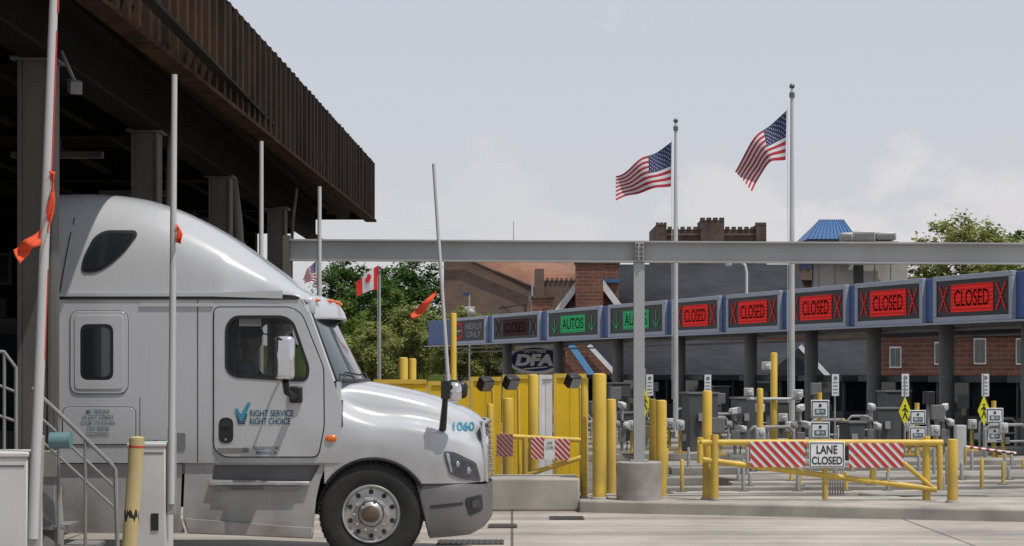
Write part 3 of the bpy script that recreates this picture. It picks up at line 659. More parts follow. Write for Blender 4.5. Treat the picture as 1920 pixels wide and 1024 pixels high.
def sleeve(a,b,jag,name):
    ax=(b-a).normalized(); uu=ax.orthogonal().normalized(); vv=ax.cross(uu); mb=MB(); rg=random.Random(5+int(jag*100)); n=36; A_=[];B_=[]
    for i in range(n):
        an=2*math.pi*i/n; e=(uu*math.cos(an)+vv*math.sin(an))*.066
        A_.append(mb.bm.verts.new(a+e+ax*(rg.uniform(-.05,.03) if jag>0 else 0))); B_.append(mb.bm.verts.new(b+e+ax*(rg.uniform(-.03,.05) if jag<0 else 0)))
    for i in range(n): mb.bm.faces.new((A_[i],A_[(i+1)%n],B_[(i+1)%n],B_[i]))
    return mb.build(name,yellow2,t)
sleeve(b0.lerp(b1,.535),b1,1,'sleeve'); MB().sph(b1,.066,(1,1,.3)).build('sleeve_cap',yellow2,t)
sleeve(b0,b0.lerp(b1,.485),-1,'lower_sleeve')
MB().tube([b0.lerp(b1,.94),b0.lerp(b1,.955)],.067,20).build('red_band',redtape,t)
t=thing('stair_handrail','grey steel steps with handrails beside the near pillar','stairs',(X(160,18.1),18.1,0))
d=18.15
for dd in (d,d+.75):
    MB().tube([at(60,728,dd),at(95,760,dd),at(207,868,dd),at(216,880,dd),at(222,1085,dd)],.020,8).tube([at(60,770,dd),at(95,800,dd),at(216,915,dd)],.014,8).tube([at(60,812,dd),at(95,842,dd),at(218,955,dd)],.014,8).tube([at(110,775,dd),at(110,1020,dd)],.016,8).tube([at(160,822,dd),at(160,1050,dd)],.016,8).build('handrail',railgrey,t)
for k in range(5):
    zz=.18*(k+1); x1=X(225,d)-.26*k; MB().bx(x1-.3,x1,d+.03,d+.72,zz-.03,zz).build('tread',railgrey,t)
MB().plate([(X(225,d),0),(X(225,d)-1.5,1.0),(X(225,d)-1.5,.8),(X(225,d)-.25,0)],d+.01,d+.03).build('stringer',railgrey,t)
t=thing('guard_rail','grey handrail at the far left edge behind the near barrier','handrail',(X(10,17),17,0))
MB().tube([at(-60,655,17),at(8,660,17),at(30,690,17),at(30,1020,17)],.016,8).tube([at(-60,700,17),at(30,735,17)],.012,8).tube([at(-60,760,17),at(30,790,17)],.012,8).tube([at(8,660,17),at(8,1020,17)],.014).build('rails',railgrey,t)
t=thing('traffic_lamp','pale teal horizontal lamp drum on a grey stand by the near pillar','lamp',(X(95,18.4),18.4,0))
p=at(94,826,18.0); q=at(131,826,18.0); MB().cyl(p,q,.075,seg=20).cyl(q,q+V((.012,0,0)),.08,seg=20).build('drum',M('teal_drum',(.13,.24,.25),.4),t); MB().obox(at(92,870,18.4),EX,EY,UP,.18,.14,.25).bx(X(80,18.4),X(105,18.4),18.35,18.45,0,Z(880,18.4)).build('stand',railgrey,t,bevel=.01)
# ================= BEAM GANTRY
gd=27.9
gt=thing('overhead_gantry','long grey steel beam crossing behind the truck, carried on a thin post','gantry',(X(1198,gd),gd,0))
xa,xb=X(545,gd),X(2100,gd); z0,z1=Z(489,gd),Z(449,gd)
mb=MB(); ibeam(mb,(xa,gd,(z0+z1)/2),(xb,gd-.0,(z0+z1)/2-.06),.2,z1-z0,t=.022); mb.build('beam',beamgrey,gt)
px_=X(1198,gd); mb=MB(); mb.bx(px_-.075,px_+.075,gd-.07,gd-.055,.7,z0-.03).bx(px_-.075,px_+.075,gd+.055,gd+.07,.7,z0-.03).bx(px_-.02,px_+.02,gd-.0545,gd+.0545,.7,z0-.03); mb.bx(px_-.12,px_+.12,gd-.12,gd+.12,.70,.73); mb.build('post',beamgrey,gt)
MB().lathe((px_,gd,.17),UP,[(.315,0),(.315,.52),(.295,.535)],32).build('concrete_footing',conc,gt,ang=30)
sp_=MB().bx(px_-.06,px_+.06,gd-.112,gd-.104,z0+.0,z1-.03).build('splice_plate',beamgrey,gt)
mb=MB()
for k in range(4):
    for s in (-1,1): c=V((px_+s*.032,gd-.113,z0+.03+k*.062)); mb.cyl(c,c+V((0,-.02,0)),.018,seg=6)
mb.build('rusty_bolts',hubrust,sp_)
MB().bx(xa-.1,xa,gd-.1,gd+.1,0,z1+.05).build('end_post',pillar_m,gt)
# ================= BOOTH CANOPY + SIGNS
P0=rowpt(803);P1=rowpt(2080); Lr=(P1-P0).length; mid=(P0+P1)/2
bc=thing('booth_canopy','long blue edged canopy over the inspection booths on thick grey columns','canopy',(mid.x,mid.y,0))
MB().obox(V((mid.x,mid.y,(ZB+ZT)/2))-ND*.15,RD,ND,UP,Lr,.3,ZT-ZB-.06).build('blue_fascia',bluem,bc,bevel=.02)
MB().obox(V((mid.x,mid.y,3.5))-ND*3.6,RD,ND,UP,Lr,6.5,.45).build('roof_slab',boothm,bc)
MB().obox(V((mid.x,mid.y,ZB-.02))+ND*.04,RD,ND,UP,Lr,.3,.05).build('lower_trim',signgrey,bc)
MB().tube([P0-ND*.9+V((0,0,ZB-.12)),P1-ND*.9+V((0,0,ZB-.12))],.035).build('conduit_run',steelpaint,bc); MB().tube([P0-ND*1.3+V((0,0,ZB-.3)),P1-ND*1.3+V((0,0,ZB-.3))],.03).build('conduit_run',steelpaint,bc)
for c in cols+extra[:1]:
    MB().lathe((c.x,c.y,.16),UP,[(.2,0),(.2,3.1)],20).build('column',colm,bc)
signs=[(850,915,'N'),(927,1016,'D'),(1030,1130,'A'),(1145,1252,'A'),(1265,1354,'C'),(1367,1468,'C'),(1481,1592,'C'),(1609,1736,'C'),(1756,1905,'C')]
slab=['dark NEXUS ONLY lane sign at the far left end of the booth row','unlit dim red CLOSED lane sign between NEXUS and AUTOS signs','green AUTOS lane sign, the left one of two','green AUTOS lane sign partly behind the thin gantry post',
 'red CLOSED lane sign directly right of the left flagpole, smallest lit one','red CLOSED lane sign, second smallest lit one','red CLOSED lane sign directly right of the tall right flagpole','red CLOSED lane sign, second largest','red CLOSED lane sign at the right end, largest of all']
for (a,b,k),lb in zip(signs,slab):
    p=rowpt(a);q=rowpt(b); Ls=(q-p).length; m=(p+q)/2; zc=(ZB+ZT)/2; hh=ZT-ZB-.02
    t=thing('lane_sign',lb,'lane sign',(m.x,m.y,ZB),'electronic lane signs on the booth canopy')
    c=V((m.x,m.y,zc))+ND*.05
    mb=MB(); fr=.13; fs=.15 if Ls<4.4 else .22
    mb.obox(c+UP*(hh/2-fr/2),RD,ND,UP,Ls,.12,fr).obox(c-UP*(hh/2-fr/2),RD,ND,UP,Ls,.12,fr).obox(c+RD*(Ls/2-fs/2),RD,ND,UP,fs,.12,hh-2*fr-.004).obox(c-RD*(Ls/2-fs/2),RD,ND,UP,fs,.12,hh-2*fr-.004)
    mb.build('frame',signgrey,t,bevel=.01)
    f=c+ND*.035; W=Ls-2*fs; H=hh-2*fr
    MB().obox(f-ND*.03,RD,ND,UP,W,.05,H).build('screen',screen,t)
    g=f+ND*.004
    def quad(name,c0,wd,ht,mt,off=.004): return MB().obox(c0+ND*off,RD,ND,UP,wd,.004,ht).build(name,mt,t)
    def strokes(name,segs,mt,r=.035):
        mb=MB()
        for s0,s1 in segs:
            a0=g+RD*s0[0]+UP*s0[1]+ND*.01; a1=g+RD*s1[0]+UP*s1[1]+ND*.01; e=(a1-a0).normalized(); mb.obox((a0+a1)/2,e,ND,e.cross(ND),(a1-a0).length,.006,r*2)
        return mb.build(name,mt,t)
    if k in 'CD':
        red=ledred if k=='C' else leddim
        pn=quad('red_panel',g,W*.58,H*.76,red)
        text('CLOSED',g+ND*.012,W*.48,H*.44,leddark,pn,'lettering',RD,UP,bold=.0)
        for s in (-1,1):
            cx=s*W*.395; strokes('cross',[((cx-W*.06,-H*.36),(cx+W*.06,H*.36)),((cx-W*.06,H*.36),(cx+W*.06,-H*.36))],ledredx if k=='C' else leddim,.024)
    elif k=='A':
        pn=quad('green_panel',g,W*.50,H*.72,ledgreen); text('AUTOS',g+ND*.012,W*.42,H*.44,leddarkg,pn,'lettering',RD,UP,bold=.0)
        for s in (-1,1):
            cx=s*W*.38; strokes('arrow',[((cx,H*.3),(cx,-H*.3)),((cx-W*.06,-.04),(cx,-H*.32)),((cx+W*.06,-.04),(cx,-H*.32))],ledgreen,.022)
    else:
        text('NEXUS\nONLY',g+RD*W*.17,W*.5,H*.66,ledwhite,t,'lettering',RD,UP,bold=.0)
        pts=[(-W*.3+W*.13*math.cos(a*math.pi/10),.32*math.sin(a*math.pi/10)) for a in range(21)]
        strokes('ring',list(zip(pts,pts[1:])),ledredx,.04); quad('symbol_bar',g-RD*W*.3,W*.16,.08,ledwhite)
for i,c in enumerate((cols+extra[:1])[1:]):
    b=c-ND*1.9; nm=['eighth','seventh','sixth','fifth','fourth','third','second','nearest','rightmost'][i]
    t=thing('toll_booth','dark grey glazed inspection booth under the canopy, %s from the right'%nm if i<7 else ('dark grey glazed inspection booth under the largest CLOSED sign' if i==7 else 'dark grey glazed inspection booth at the right frame edge'),'booth',(b.x,b.y,.16),'inspection booths')
    MB().obox(b+UP*.5,ND,RD,UP,3.0,2.4,.68).build('base_panel',boothm,t,bevel=.02); MB().obox(b+UP*1.27,ND,RD,UP,2.9,2.3,.85).build('glazing',glass,t)
    for s in (-1,1):
        for r_ in (-1,-.33,.33,1): MB().obox(b+UP*1.27+ND*(r_*1.44)+RD*(s*1.16),ND,RD,UP,.08,.06,.85).build('mullion',boothm,t)
    MB().obox(b+UP*1.79,ND,RD,UP,3.3,2.7,.18).build('roof',boothm,t,bevel=.02)
    MB().obox(b+UP*1.2+ND*1.52+RD*.2,ND,RD,UP,.05,.5,.35).build('monitor',devgrey,t)
rg=random.Random(11)
for i,c in enumerate(cols[1:]+extra[:1]):
    for k,off in enumerate((1.4,2.6,4.0,5.6,7.2,9.0,11.0)):
        p=c+ND*(off+rg.uniform(-.5,.5))+RD*rg.uniform(-.35,.35); hh=rg.uniform(.7,1.45); ww=rg.uniform(.35,.75)
        kind_=(i+k)%3
        if kind_==0:
            t=thing('equipment_cabinet','dark grey equipment cabinet standing among the lane islands','cabinet',(p.x,p.y,.17),'equipment cabinets on the lane islands')
            MB().obox(p+UP*(.17+hh/2),ND,RD,UP,ww,.45,hh).build('box',boothm,t,bevel=.015); MB().obox(p+UP*(.19+hh),ND,RD,UP,ww+.06,.5,.04).build('lid',devgrey,t); MB().obox(p+UP*(.17+hh*.6)-EY*.32,EX,EY,UP,.12,.1,.18).build('meter_box',devmid,t)
        elif kind_==1:
            t=thing('guard_hoop','low grey steel guard hoop on a lane island','guard hoop',(p.x,p.y,.17),'guard hoops on the lane islands')
            a=p+ND*.5;b=p-ND*.5; MB().tube([a+UP*.17,a+UP*.75,a+UP*.85-ND*.1,b+UP*.85+ND*.1,b+UP*.75,b+UP*.17],.035,8).build('hoop',devmid,t); MB().tube([a+UP*.5,b+UP*.5],.025,8).build('cross_rail',devmid,t)
        else:
            t=thing('service_post','slim grey service post with dark housing on a lane island','post',(p.x,p.y,.17),'service posts on the lane islands')
            MB().cyl(p+UP*.17,p+UP*(hh+.3),.04).build('post',devmid,t); MB().obox(p+UP*(hh+.2)-EY*.1,EX,EY,UP,.26,.18,.3).build('housing',boothdark if i%2 else devgrey,t,bevel=.01)
# ================= FLAGPOLES & FLAGS
def star5(c,ex,up,r):
    return [c+ex*(math.sin(i*math.pi/5)*(r if i%2==0 else r*.42))+up*(math.cos(i*math.pi/5)*(r if i%2==0 else r*.42)) for i in range(10)]
def flagpole(px,d,top,label,r=.055,mat=polew):
    x=X(px,d); t=thing('flagpole',label,'flagpole',(x,d,0),'flagpoles'); zt_=Z(top,d)
    MB().tube([(x,d,0),(x,d,zt_*.6),(x,d,zt_)],[r*1.1,r*.9,r*.6],14).build('pole',mat,t); MB().sph((x,d,zt_+r*1.2),r).build('finial',globe,t)
    MB().tube([(x-r*1.5,d-.02,1.2),(x-r*1.6,d-.02,zt_*.95)],.008,5).build('halyard',white,t); MB().cyl((x,d,zt_-.2),(x,d,zt_-.08),r).build('truck_head',globe,t)
def flag(name,label,d,top,botm,kind,amp,grp='flags'):
    tp=catmull([at(a,b,d) for a,b in top],8); bt=catmull([at(a,b,d) for a,b in botm],8); n=len(tp)-1
    def fn(uu,vv):
        s=uu*n; i=min(int(s),n-1); f=s-i
        a=tp[i].lerp(tp[i+1],f); b=bt[i].lerp(bt[i+1],f); p=a.lerp(b,vv)
        p=p+V((0,amp*math.sin(uu*8+vv*2.2)*min(1,uu*4),amp*.22*math.sin(uu*13+vv*4)*uu)); return p
    if kind=='us':
        o=MB().grid(fn,60,52,lambda a,b: 2 if (a<.4 and b<7/13) else (0 if int(b*13)%2==0 else 1)).build(name,[fl_red,fl_white,fl_blue],ang=180)
        tag(o,label,'flag',grp)
        mb=MB()
        for r in range(9):
            for c in range(6 if r%2==0 else 5):
                a=(.4/12)*(1+2*c+(r%2)); b=(7/13/10)*(r+1); p=fn(a,b); ex=(fn(a+.01,b)-p).normalized(); up=(p-fn(a,b+.01)).normalized(); nn=ex.cross(up).normalized(); 
                if nn.y>0: nn=-nn
                sz=(tp[0]-bt[0]).length*.018
                for s in (1,-1): mb.poly(star5(p+nn*.006*s,ex,up,sz))
        mb.build('stars',fl_white,o,recalc=False)
    else:
        o=MB().grid(fn,48,24,lambda a,b:1 if .25<a<.75 else 0).build(name,[ca_red,fl_white],ang=180); tag(o,label,'flag',grp)
        half=[(0,1),(.14,.74),(.27,.82),(.22,.38),(.42,.58),(.5,.48),(.72,.52),(.66,.32),(.78,.24),(.42,-.06),(.46,-.22),(.04,-.16),(.04,-.55)]
        pl=[(a,b) for a,b in half]+[(-a,b) for a,b in half[::-1][:-1]]
        mb=MB()
        for s in (1,-1): mb.poly([fn(.5+a*.19,.5-b*.38-.04)+V((0,-.03*s,0)) for a,b in pl])
        bmesh.ops.triangulate(mb.bm,faces=mb.bm.faces[:])
        mb.build('maple_leaf',ca_red,o,recalc=False)
flagpole(1485,50,168,'tall white flagpole at right, carrying the higher American flag',.07)
flagpole(1267,57,232,'white flagpole left of centre signs, carrying the lower American flag',.07)
flagpole(712,95,505,'thin grey flagpole carrying the Canadian flag',.07,steelpaint)
flagpole(596,95,470,'short flagpole behind the truck roof with the small flag',.06,steelpaint)
flag('national_flag','large American flag billowing from the taller right flagpole',50,[(1475,207),(1449,231),(1420,252),(1398,284),(1379,322)],[(1473,300),(1449,303),(1436,312),(1424,335),(1409,358)],'us',.14)
flag('national_flag','large American flag flying from the left flagpole',57,[(1259,266),(1232,285),(1205,296),(1178,318),(1155,330)],[(1258,350),(1232,353),(1205,360),(1180,367),(1154,375)],'us',.14)
flag('national_flag','red and white Canadian flag with maple leaf beside the trees',95,[(710,497),(697,505),(683,516),(667,530)],[(709,543),(697,544),(684,549),(669,556)],'ca',.03)
flag('national_flag','small American flag just above the truck roof slope',95,[(594,487),(584,497),(576,505),(569,520)],[(593,531),(585,527),(577,529),(570,533)],'us',.08)
# ================= GATES
def stripeboard(px0,px1,py0,py1,d,parent,n=7,mt=None):
    x0,x1,za,zb_=X(px0,d),X(px1,d),Z(py1,d),Z(py0,d); W=x1-x0; H=zb_-za
    b=MB().bx(x0,x1,d,d+.015,za,zb_).build('stripe_board',trimw if mt is None else tan,parent)
    mb=MB(); p=W/n*1.15; k=-3
    while k*p<W+H*2:
        a=k*p; k+=1
        out=[(a,0),(a+p*.55,0),(a+p*.55-H*.95,H),(a-H*.95,H)]
        for lim,sg in ((0.0,1),(W,-1)):
            nw=[]
            for i in range(len(out)):
                A_,B_=out[i-1],out[i]; ia=(A_[0]-lim)*sg>=0; ib_=(B_[0]-lim)*sg>=0
                if ia!=ib_: t=(lim-A_[0])/(B_[0]-A_[0]); nw.append((lim,A_[1]+t*(B_[1]-A_[1])))
                if ib_: nw.append(B_)
            out=nw
            if len(out)<3: break
        if len(out)>=3: mb.poly([(x0+a_,d-.004,za+b_) for a_,b_ in out])
    mb.build('red_stripes',redtape if mt is None else mt,b,recalc=False)
def tubes(name,segs,d,r,parent,mat=yellow):
    mb=MB()
    for a,b in segs: mb.tube([at(*a,d),at(*b,d)],r,12)
    return mb.build(name,mat,parent)
d=27.7
G=thing('lane_gate','long yellow swing gate with LANE CLOSED board across the right lanes','gate',(X(1550,d),d,.17))
tubes('hinge_post',[((1340,815),(1340,935))],d,.055,G); tubes('top_rail',[((1308,830),(1768,830))],d,.045,G); tubes('bottom_rail',[((1318,862),(1756,918))],d,.042,G)
tubes('hinge_bar',[((1313,820),(1313,868))],d,.045,G); tubes('end_post',[((1737,818),(1737,940))],d+.05,.055,G); tubes('brace',[((1694,868),(1752,918))],d,.035,G); tubes('upright',[((1635,840),(1637,902))],d,.04,G); tubes('upright',[((1762,830),(1762,918))],d,.04,G)
tubes('leg',[((1547,875),(1547,936))],d,.04,G)
stripeboard(1407,1510,828,876,d-.08,G); stripeboard(1592,1694,831,877,d-.08,G)
dd=d-.1; lb=MB().bx(X(1517,dd),X(1584,dd),dd,dd+.015,Z(878,dd),Z(828,dd)).build('sign_board',trimw,G,bevel=.01)
for ln,ya,yb,xa_,xb_ in (('LANE',835,851,1531,1570),('CLOSED',856,871,1522,1579)): text(ln,V((X((xa_+xb_)/2,dd),dd,Z((ya+yb)/2,dd))),X(xb_,dd)-X(xa_,dd),Z(ya,dd)-Z(yb,dd),letblack,lb,bold=.02)
mb=MB(); a,b,c_,e=X(1519,dd),X(1582,dd),Z(876,dd),Z(830,dd)
for q in ((a,b,c_,c_+.01),(a,b,e-.01,e),(a,a+.01,c_+.011,e-.011),(b-.01,b,c_+.011,e-.011)): mb.bx(q[0],q[1],dd-.004,dd-.002,q[2],q[3])
mb.build('board_border',letblack,lb)
d=31.5
G2=thing('lane_gate','smaller yellow swing gate with LANE CLOSED board behind the bollards at centre','gate',(X(1010,d),d,0))
tubes('top_rail',[((945,818),(1096,826))],d,.04,G2); tubes('bottom_rail',[((982,892),(1096,856))],d,.04,G2); tubes('upright',[((985,820),(985,892))],d,.05,G2)
stripeboard(931,962,814,856,d-.08,G2,n=4,mt=redfaded); stripeboard(996,1020,820,861,d-.08,G2,n=3); stripeboard(1041,1068,823,863,d-.08,G2,n=3)
dd=d-.1; lb=MB().bx(X(1021,dd),X(1040,dd),dd,dd+.01,Z(861,dd),Z(823,dd)).build('sign_board',trimw,G2); text('LANE\nCLOSED',V((X(1030.5,dd),dd,Z(835,dd))),.13,.13,letblack,lb,bold=.0)
# ================= BOLLARDS
def bollard(px,wd,top,d,label,base=0):
    x=X(px,d); r=wd/2*d/F; z=Z(top,d); t=thing('bollard',label,'bollard',(x,d,base),'yellow steel bollards')
    MB().lathe((x,d,base),UP,[(r,0),(r,z-base-r*.35),(r*.92,z-base-r*.12),(r*.5,z-base)],20).build('post',yellow,t,ang=50)
    MB().lathe((x,d,base),UP,[(r*1.35,0),(r*1.3,.03),(r*1.02,.035)],20).build('collar',kerbm,t)
B_=[(1124,26,700,28.0,'tall fat yellow bollard just left of the round concrete footing',.17),
(1096,14,708,28.3,'thin yellow bollard touching the fat one left of the footing',.17),
(1146,18,748,30.5,'short yellow bollard between the fat bollard and gantry post',0),
(1224,14,748,28.6,'left one of the yellow bollard pair right of the gantry footing',.17),(1240,20,750,28.2,'right one of the yellow bollard pair right of the gantry footing',.17),
(1326,18,732,27.9,'tall yellow bollard at the hinge of the long gate',.17),
(1786,20,823,27.2,'short yellow bollard past the free end of the long gate',.17),
(1000,20,702,31.8,'tall yellow bollard in front of the yellow panels by the white panel',0),
(953,20,746,31.9,'yellow bollard left of the small gate, the wider one',0),(919,12,757,31.7,'slim yellow bollard left of the small gate',0),
(850,12,587,36,'tall thin yellow post rising above the yellow fence near NEXUS sign',0),
(756,18,670,38,'left one of two yellow posts behind the truck hood',0),(773,15,672,38.4,'right one of two yellow posts behind the truck hood',0),
(1451,13,661,42,'tall thin yellow post carrying cameras behind the long gate',0.1),(1425,12,728,40,'slim yellow post left of the tall camera post',0.1),(870,14,748,34,'yellow bollard just behind the hood mirror',0)]
for b in B_: bollard(*b)
d=28.0; o=MB().bx(X(905,d),X(1087,d),d,d+1.1,0,Z(897,d)).build('concrete_barrier',kerbm,bevel=.03); tag(o,'low pale concrete barrier block between the truck nose and the island','barrier block')
d=33
for i,(a,b,tp,mt,lb) in enumerate([(700,800,715,ypanel,'yellow fence panel glimpsed behind the truck windscreen'),(802,880,718,ypanel,'yellow fence panel behind the leaning barrier arm'),(882,940,710,ypanel,'yellow panel under the left floodlight'),(942,1009,706,ypanel,'yellow panel between the left bollards of the small gate'),
   (1011,1036,706,trimw,'narrow white panel between yellow panels'),(1038,1100,704,ypanel,'largest yellow panel under the right floodlight')]):
    t=thing('fence_panel',lb,'panel',(X((a+b)/2,d),d+.02*i,0),'screen panels behind the small gate'); y=d+.02*i
    m=MB(); n=max(2,int((b-a)/22)); xs=[X(a,d)+(X(b,d)-X(a,d))*k/n for k in range(n+1)]
    for k in range(n):
        m.bx(xs[k]+.001,xs[k+1]-.001,y+(.0 if k%2 else .006),y+.05,.12,Z(tp,d))
    m.build('sheet',mt,t); fm=yellow if mt is ypanel else trimw
    MB().bx(X(a,d),X(b,d),y-.02,y-.001,Z(tp,d)-.04,Z(tp,d)+.03).build('top_frame',fm,t); MB().bx(X(a,d),X(b,d),y-.02,y-.001,.08,.14).build('bottom_frame',fm,t)
    MB().bx(X(a,d),X(a,d)+.05,y-.02,y-.001,.141,Z(tp,d)-.041).build('side_frame',fm,t)
for px,py,d,lb in ((910,720,32.6,'left black floodlight over the yellow panels'),(958,717,32.6,'middle black floodlight over the yellow panels'),(1074,714,32.5,'right larger black floodlight beside the fat bollard')):
    p=at(px,py,d); t=thing('floodlight',lb,'floodlight',(p.x,d,0),'floodlights over the small gate')
    e=V((.5,-.6,-.5)).normalized(); f=V((.8,.6,.0)).normalized(); k=e.cross(f).normalized()
    MB().obox(p,f,e,k,.24,.16,.22).build('head',black,t,bevel=.03); MB().obox(p+e*.085,f,e,k,.19,.01,.17).build('glass',lens_in,t)
    MB().tube([p,p+V((.12,.05,-.12)),(p.x+.14,d+.05,0)],.025,8).build('pole',yellow,t)
# ================= LANE EQUIPMENT
def camera_post(px,d,top,label,mat=steelpaint):
    x=X(px,d); z=Z(top,d); t=thing('camera_post',label,'camera post',(x,d,.16),'lane camera posts'); r3=random.Random(px)
    MB().cyl((x,d,.16),(x,d,z-.1),.035).obox(V((x,d,.2)),EX,EY,UP,.25,.25,.06).build('post',mat,t)
    for k,(dx,dz,sx) in enumerate([(0,-.10,1),(-.12,-.38,1),(.11,-.46,-1)]):
        an=r3.uniform(-1.2,1.2); e=V((math.sin(an),-math.cos(an),-.15)).normalized(); f=V((e.y,-e.x,0)).normalized()
        c=V((x+dx,d-.08,z+dz+r3.uniform(-.08,.05))); MB().obox(c,e,f,e.cross(f),.24,.12,.13).cyl(c+e*.1,c+e*.15,.045).build('camera',camw if k!=1 else devmid,t,bevel=.015)
    MB().obox(V((x,d-.09,z-.72)),EX,EY,UP,.17,.14,.3).build('junction_box',devgrey,t,bevel=.01)
    MB().tube([(x+.1,d,.2),(x+.12,d-.02,z-.9),(x+.02,d-.05,z-.4),(x-.1,d-.05,z-.35)],.014,6).build('cable',black,t)
    MB().tube([(x-.15,d,z-.42),(x+.15,d,z-.42)],.02).build('bracket',devgrey,t)
for px,d,tp,lb in ((1166,44,755,'lane camera post in the gap left of the thin gantry post'),(1212,47,752,'lane camera post just right of the thin gantry post'),(1378,42,756,'lane camera post left of the tall yellow camera post'),(1500,41,758,'lane camera post right of the tall right flagpole'),(1633,43,755,'lane camera post below the second largest CLOSED sign'),(1770,42,754,'lane camera post near the free end of the long gate'),
   (1404,50,772,'small lane camera post beyond the first stripes of the gate'),(1680,52,778,'small lane camera post among the right booths'),(1290,48,770,'small lane camera post between gantry footing and gate hinge')):
    camera_post(px,d,tp,lb)
t=thing('camera_cluster','white camera cluster on cross arm fixed to the tall thin yellow post','cameras',at(1451,770,41.9),None)
MB().tube([at(1400,748,41.9),at(1503,748,41.9)],.03).build('cross_arm',camw,t)
for px,py in ((1404,735),(1437,686),(1497,738),(1425,765),(1468,783)): 
    p=at(px,py,41.8); MB().obox(p,V((.9,-.4,0)).normalized(),V((.4,.9,0)).normalized(),UP,.18,.14,.17).cyl(p,p+V((.02,-.14,-.02)),.05).build('camera',camw,t,bevel=.015)
def panelpost(px,d,rows_,label):
    x=X(px,d); t=thing('instruction_sign',label,'sign',(x,d,.16),'white instruction panels on yellow posts')
    MB().cyl((x,d+.03,.16),(x,d+.03,Z(rows_[0][0],d)+.15),.05).build('post',yellow,t)
    for (y0,y1,hw) in rows_:
        p=MB().bx(x-hw*d/F,x+hw*d/F,d-.06,d-.03,Z(y1,d),Z(y0,d)).build('panel',trimw,t,bevel=.01); zc=(Z(y0,d)+Z(y1,d))/2; h=Z(y0,d)-Z(y1,d); W=hw*2*d/F
        mb=MB()
        for q in ((-.45,.45,.40,.45),(-.45,.45,-.45,-.40),(-.45,-.41,-.395,.395),(.41,.45,-.395,.395)): mb.bx(x+W*q[0],x+W*q[1],d-.066,d-.062,zc+h*q[2],zc+h*q[3])
        mb.build('border',letblack,p)
        MB().bx(x-W*.30,x+W*.30,d-.066,d-.062,zc-h*.30,zc+h*.02).build('icon_ground',greylet,p); MB().bx(x-W*.22,x-W*.03,d-.07,d-.067,zc-h*.22,zc-h*.04).bx(x+W*.06,x+W*.2,d-.07,d-.067,zc-h*.18,zc-h*.08).build('icon',camw,p); MB().cyl((x,d-.066,zc+h*.2),(x,d-.062,zc+h*.2),h*.09,seg=10).build('icon_head',letblack,p)
panelpost(1537,40,[(750,784,17),(791,823,18)],'pair of white instruction panels directly above the LANE CLOSED board')
panelpost(1720,42,[(769,796,15),(800,825,16)],'pair of white instruction panels near the free end of the long gate')
panelpost(1864,42,[(765,794,16),(800,828,16)],'rightmost pair of white instruction panels')
panelpost(1580,45,[(798,824,12)],'single small white instruction panel right of the LANE CLOSED board')
for px,py,d,lb in ((1697,772,44,'yellow pedestrian diamond sign between the two right gate posts'),(1845,770,44,'yellow pedestrian diamond sign at right beside the last column'),(1209,755,46,'yellow diamond sign mostly hidden behind the gantry post')):
    p=at(px,py,d); t=thing('pedestrian_sign',lb,'sign',(p.x,d,.16),'yellow pedestrian signs'); r=.33
    MB().cyl((p.x,d+.03,.16),(p.x,d+.03,p.z+.8),.02).build('pole',steelpaint,t)
    f=MB().plate([(p.x-r*.42,p.z),(p.x,p.z-r),(p.x+r*.42,p.z),(p.x,p.z+r)],d,d+.012).build('face',yellowgreen,t)
    mb=MB(); mb.cyl((p.x,d-.003,p.z+.13),(p.x,d-.001,p.z+.13),.025,seg=10)
    for a,b in (((0,.1),(0,-.04)),((0,-.03),(-.05,-.16)),((0,-.03),(.05,-.16)),((0,.08),(.06,0)),((0,.08),(-.06,.02))): 
        A2=V((p.x+a[0],d-.003,p.z+a[1]));B2=V((p.x+b[0],d-.003,p.z+b[1])); e=(B2-A2).normalized(); mb.obox((A2+B2)/2,e,EY,e.cross(EY),(B2-A2).length,.003,.026)
    mb.build('walking_figure',letblack,f)
for px,d,lb in ((1697,44.2,'narrow white plate sign above the yellow diamond, middle right'),(1847,44.2,'narrow white plate sign above the rightmost yellow diamond'),(1566,46,'narrow white plate sign right of the paired panels, under the canopy'),(1218,47,'narrow white plate sign right of the thin gantry post'),(1327,48,'narrow white plate sign above the gate hinge bollard')):
    p=at(px,722,d); t=thing('plate_sign',lb,'sign',(p.x,d,.16),'narrow white plate signs'); MB().cyl((p.x,d+.05,.16),(p.x,d+.05,p.z+.25),.02).build('pole',steelpaint,t)
    f=MB().bx(p.x-.08,p.x+.08,d-.04,d-.02,p.z-.25,p.z+.25).build('face',trimw,t); mb=MB()
    mb.cyl((p.x,d-.045,p.z+.16),(p.x,d-.042,p.z+.16),.045,seg=12)
    for k in range(4): mb.bx(p.x-.055,p.x+.055,d-.045,d-.042,p.z+.05-k*.08,p.z+.07-k*.08)
    mb.build('print',devgrey,f)
t=thing('boom_arm','low red and white striped boom near the right edge','boom',(X(1852,40),40,.1)); MB().tube([at(1798,836,40),at(1905,850,40)],.025).build('arm',trimw,t)
for k in range(7): MB().tube([at(1803+k*15,836.7+k*2,40),at(1810+k*15,837.6+k*2,40)],.027).build('red_band',redtape,t)
MB().obox(V((X(1800,40),40,.5)),EX,EY,UP,.2,.25,.8).build('cabinet',camw,t,bevel=.01)
kb=None
spots=[(1255,46),(1275,44),(1350,43),(1425,38),(1480,43),(1612,42),(1705,43),(1752,40),(1822,45),(1880,42),(1185,44)]
names=['first','second','third','fourth','fifth','sixth','seventh','eighth','ninth','tenth','eleventh']
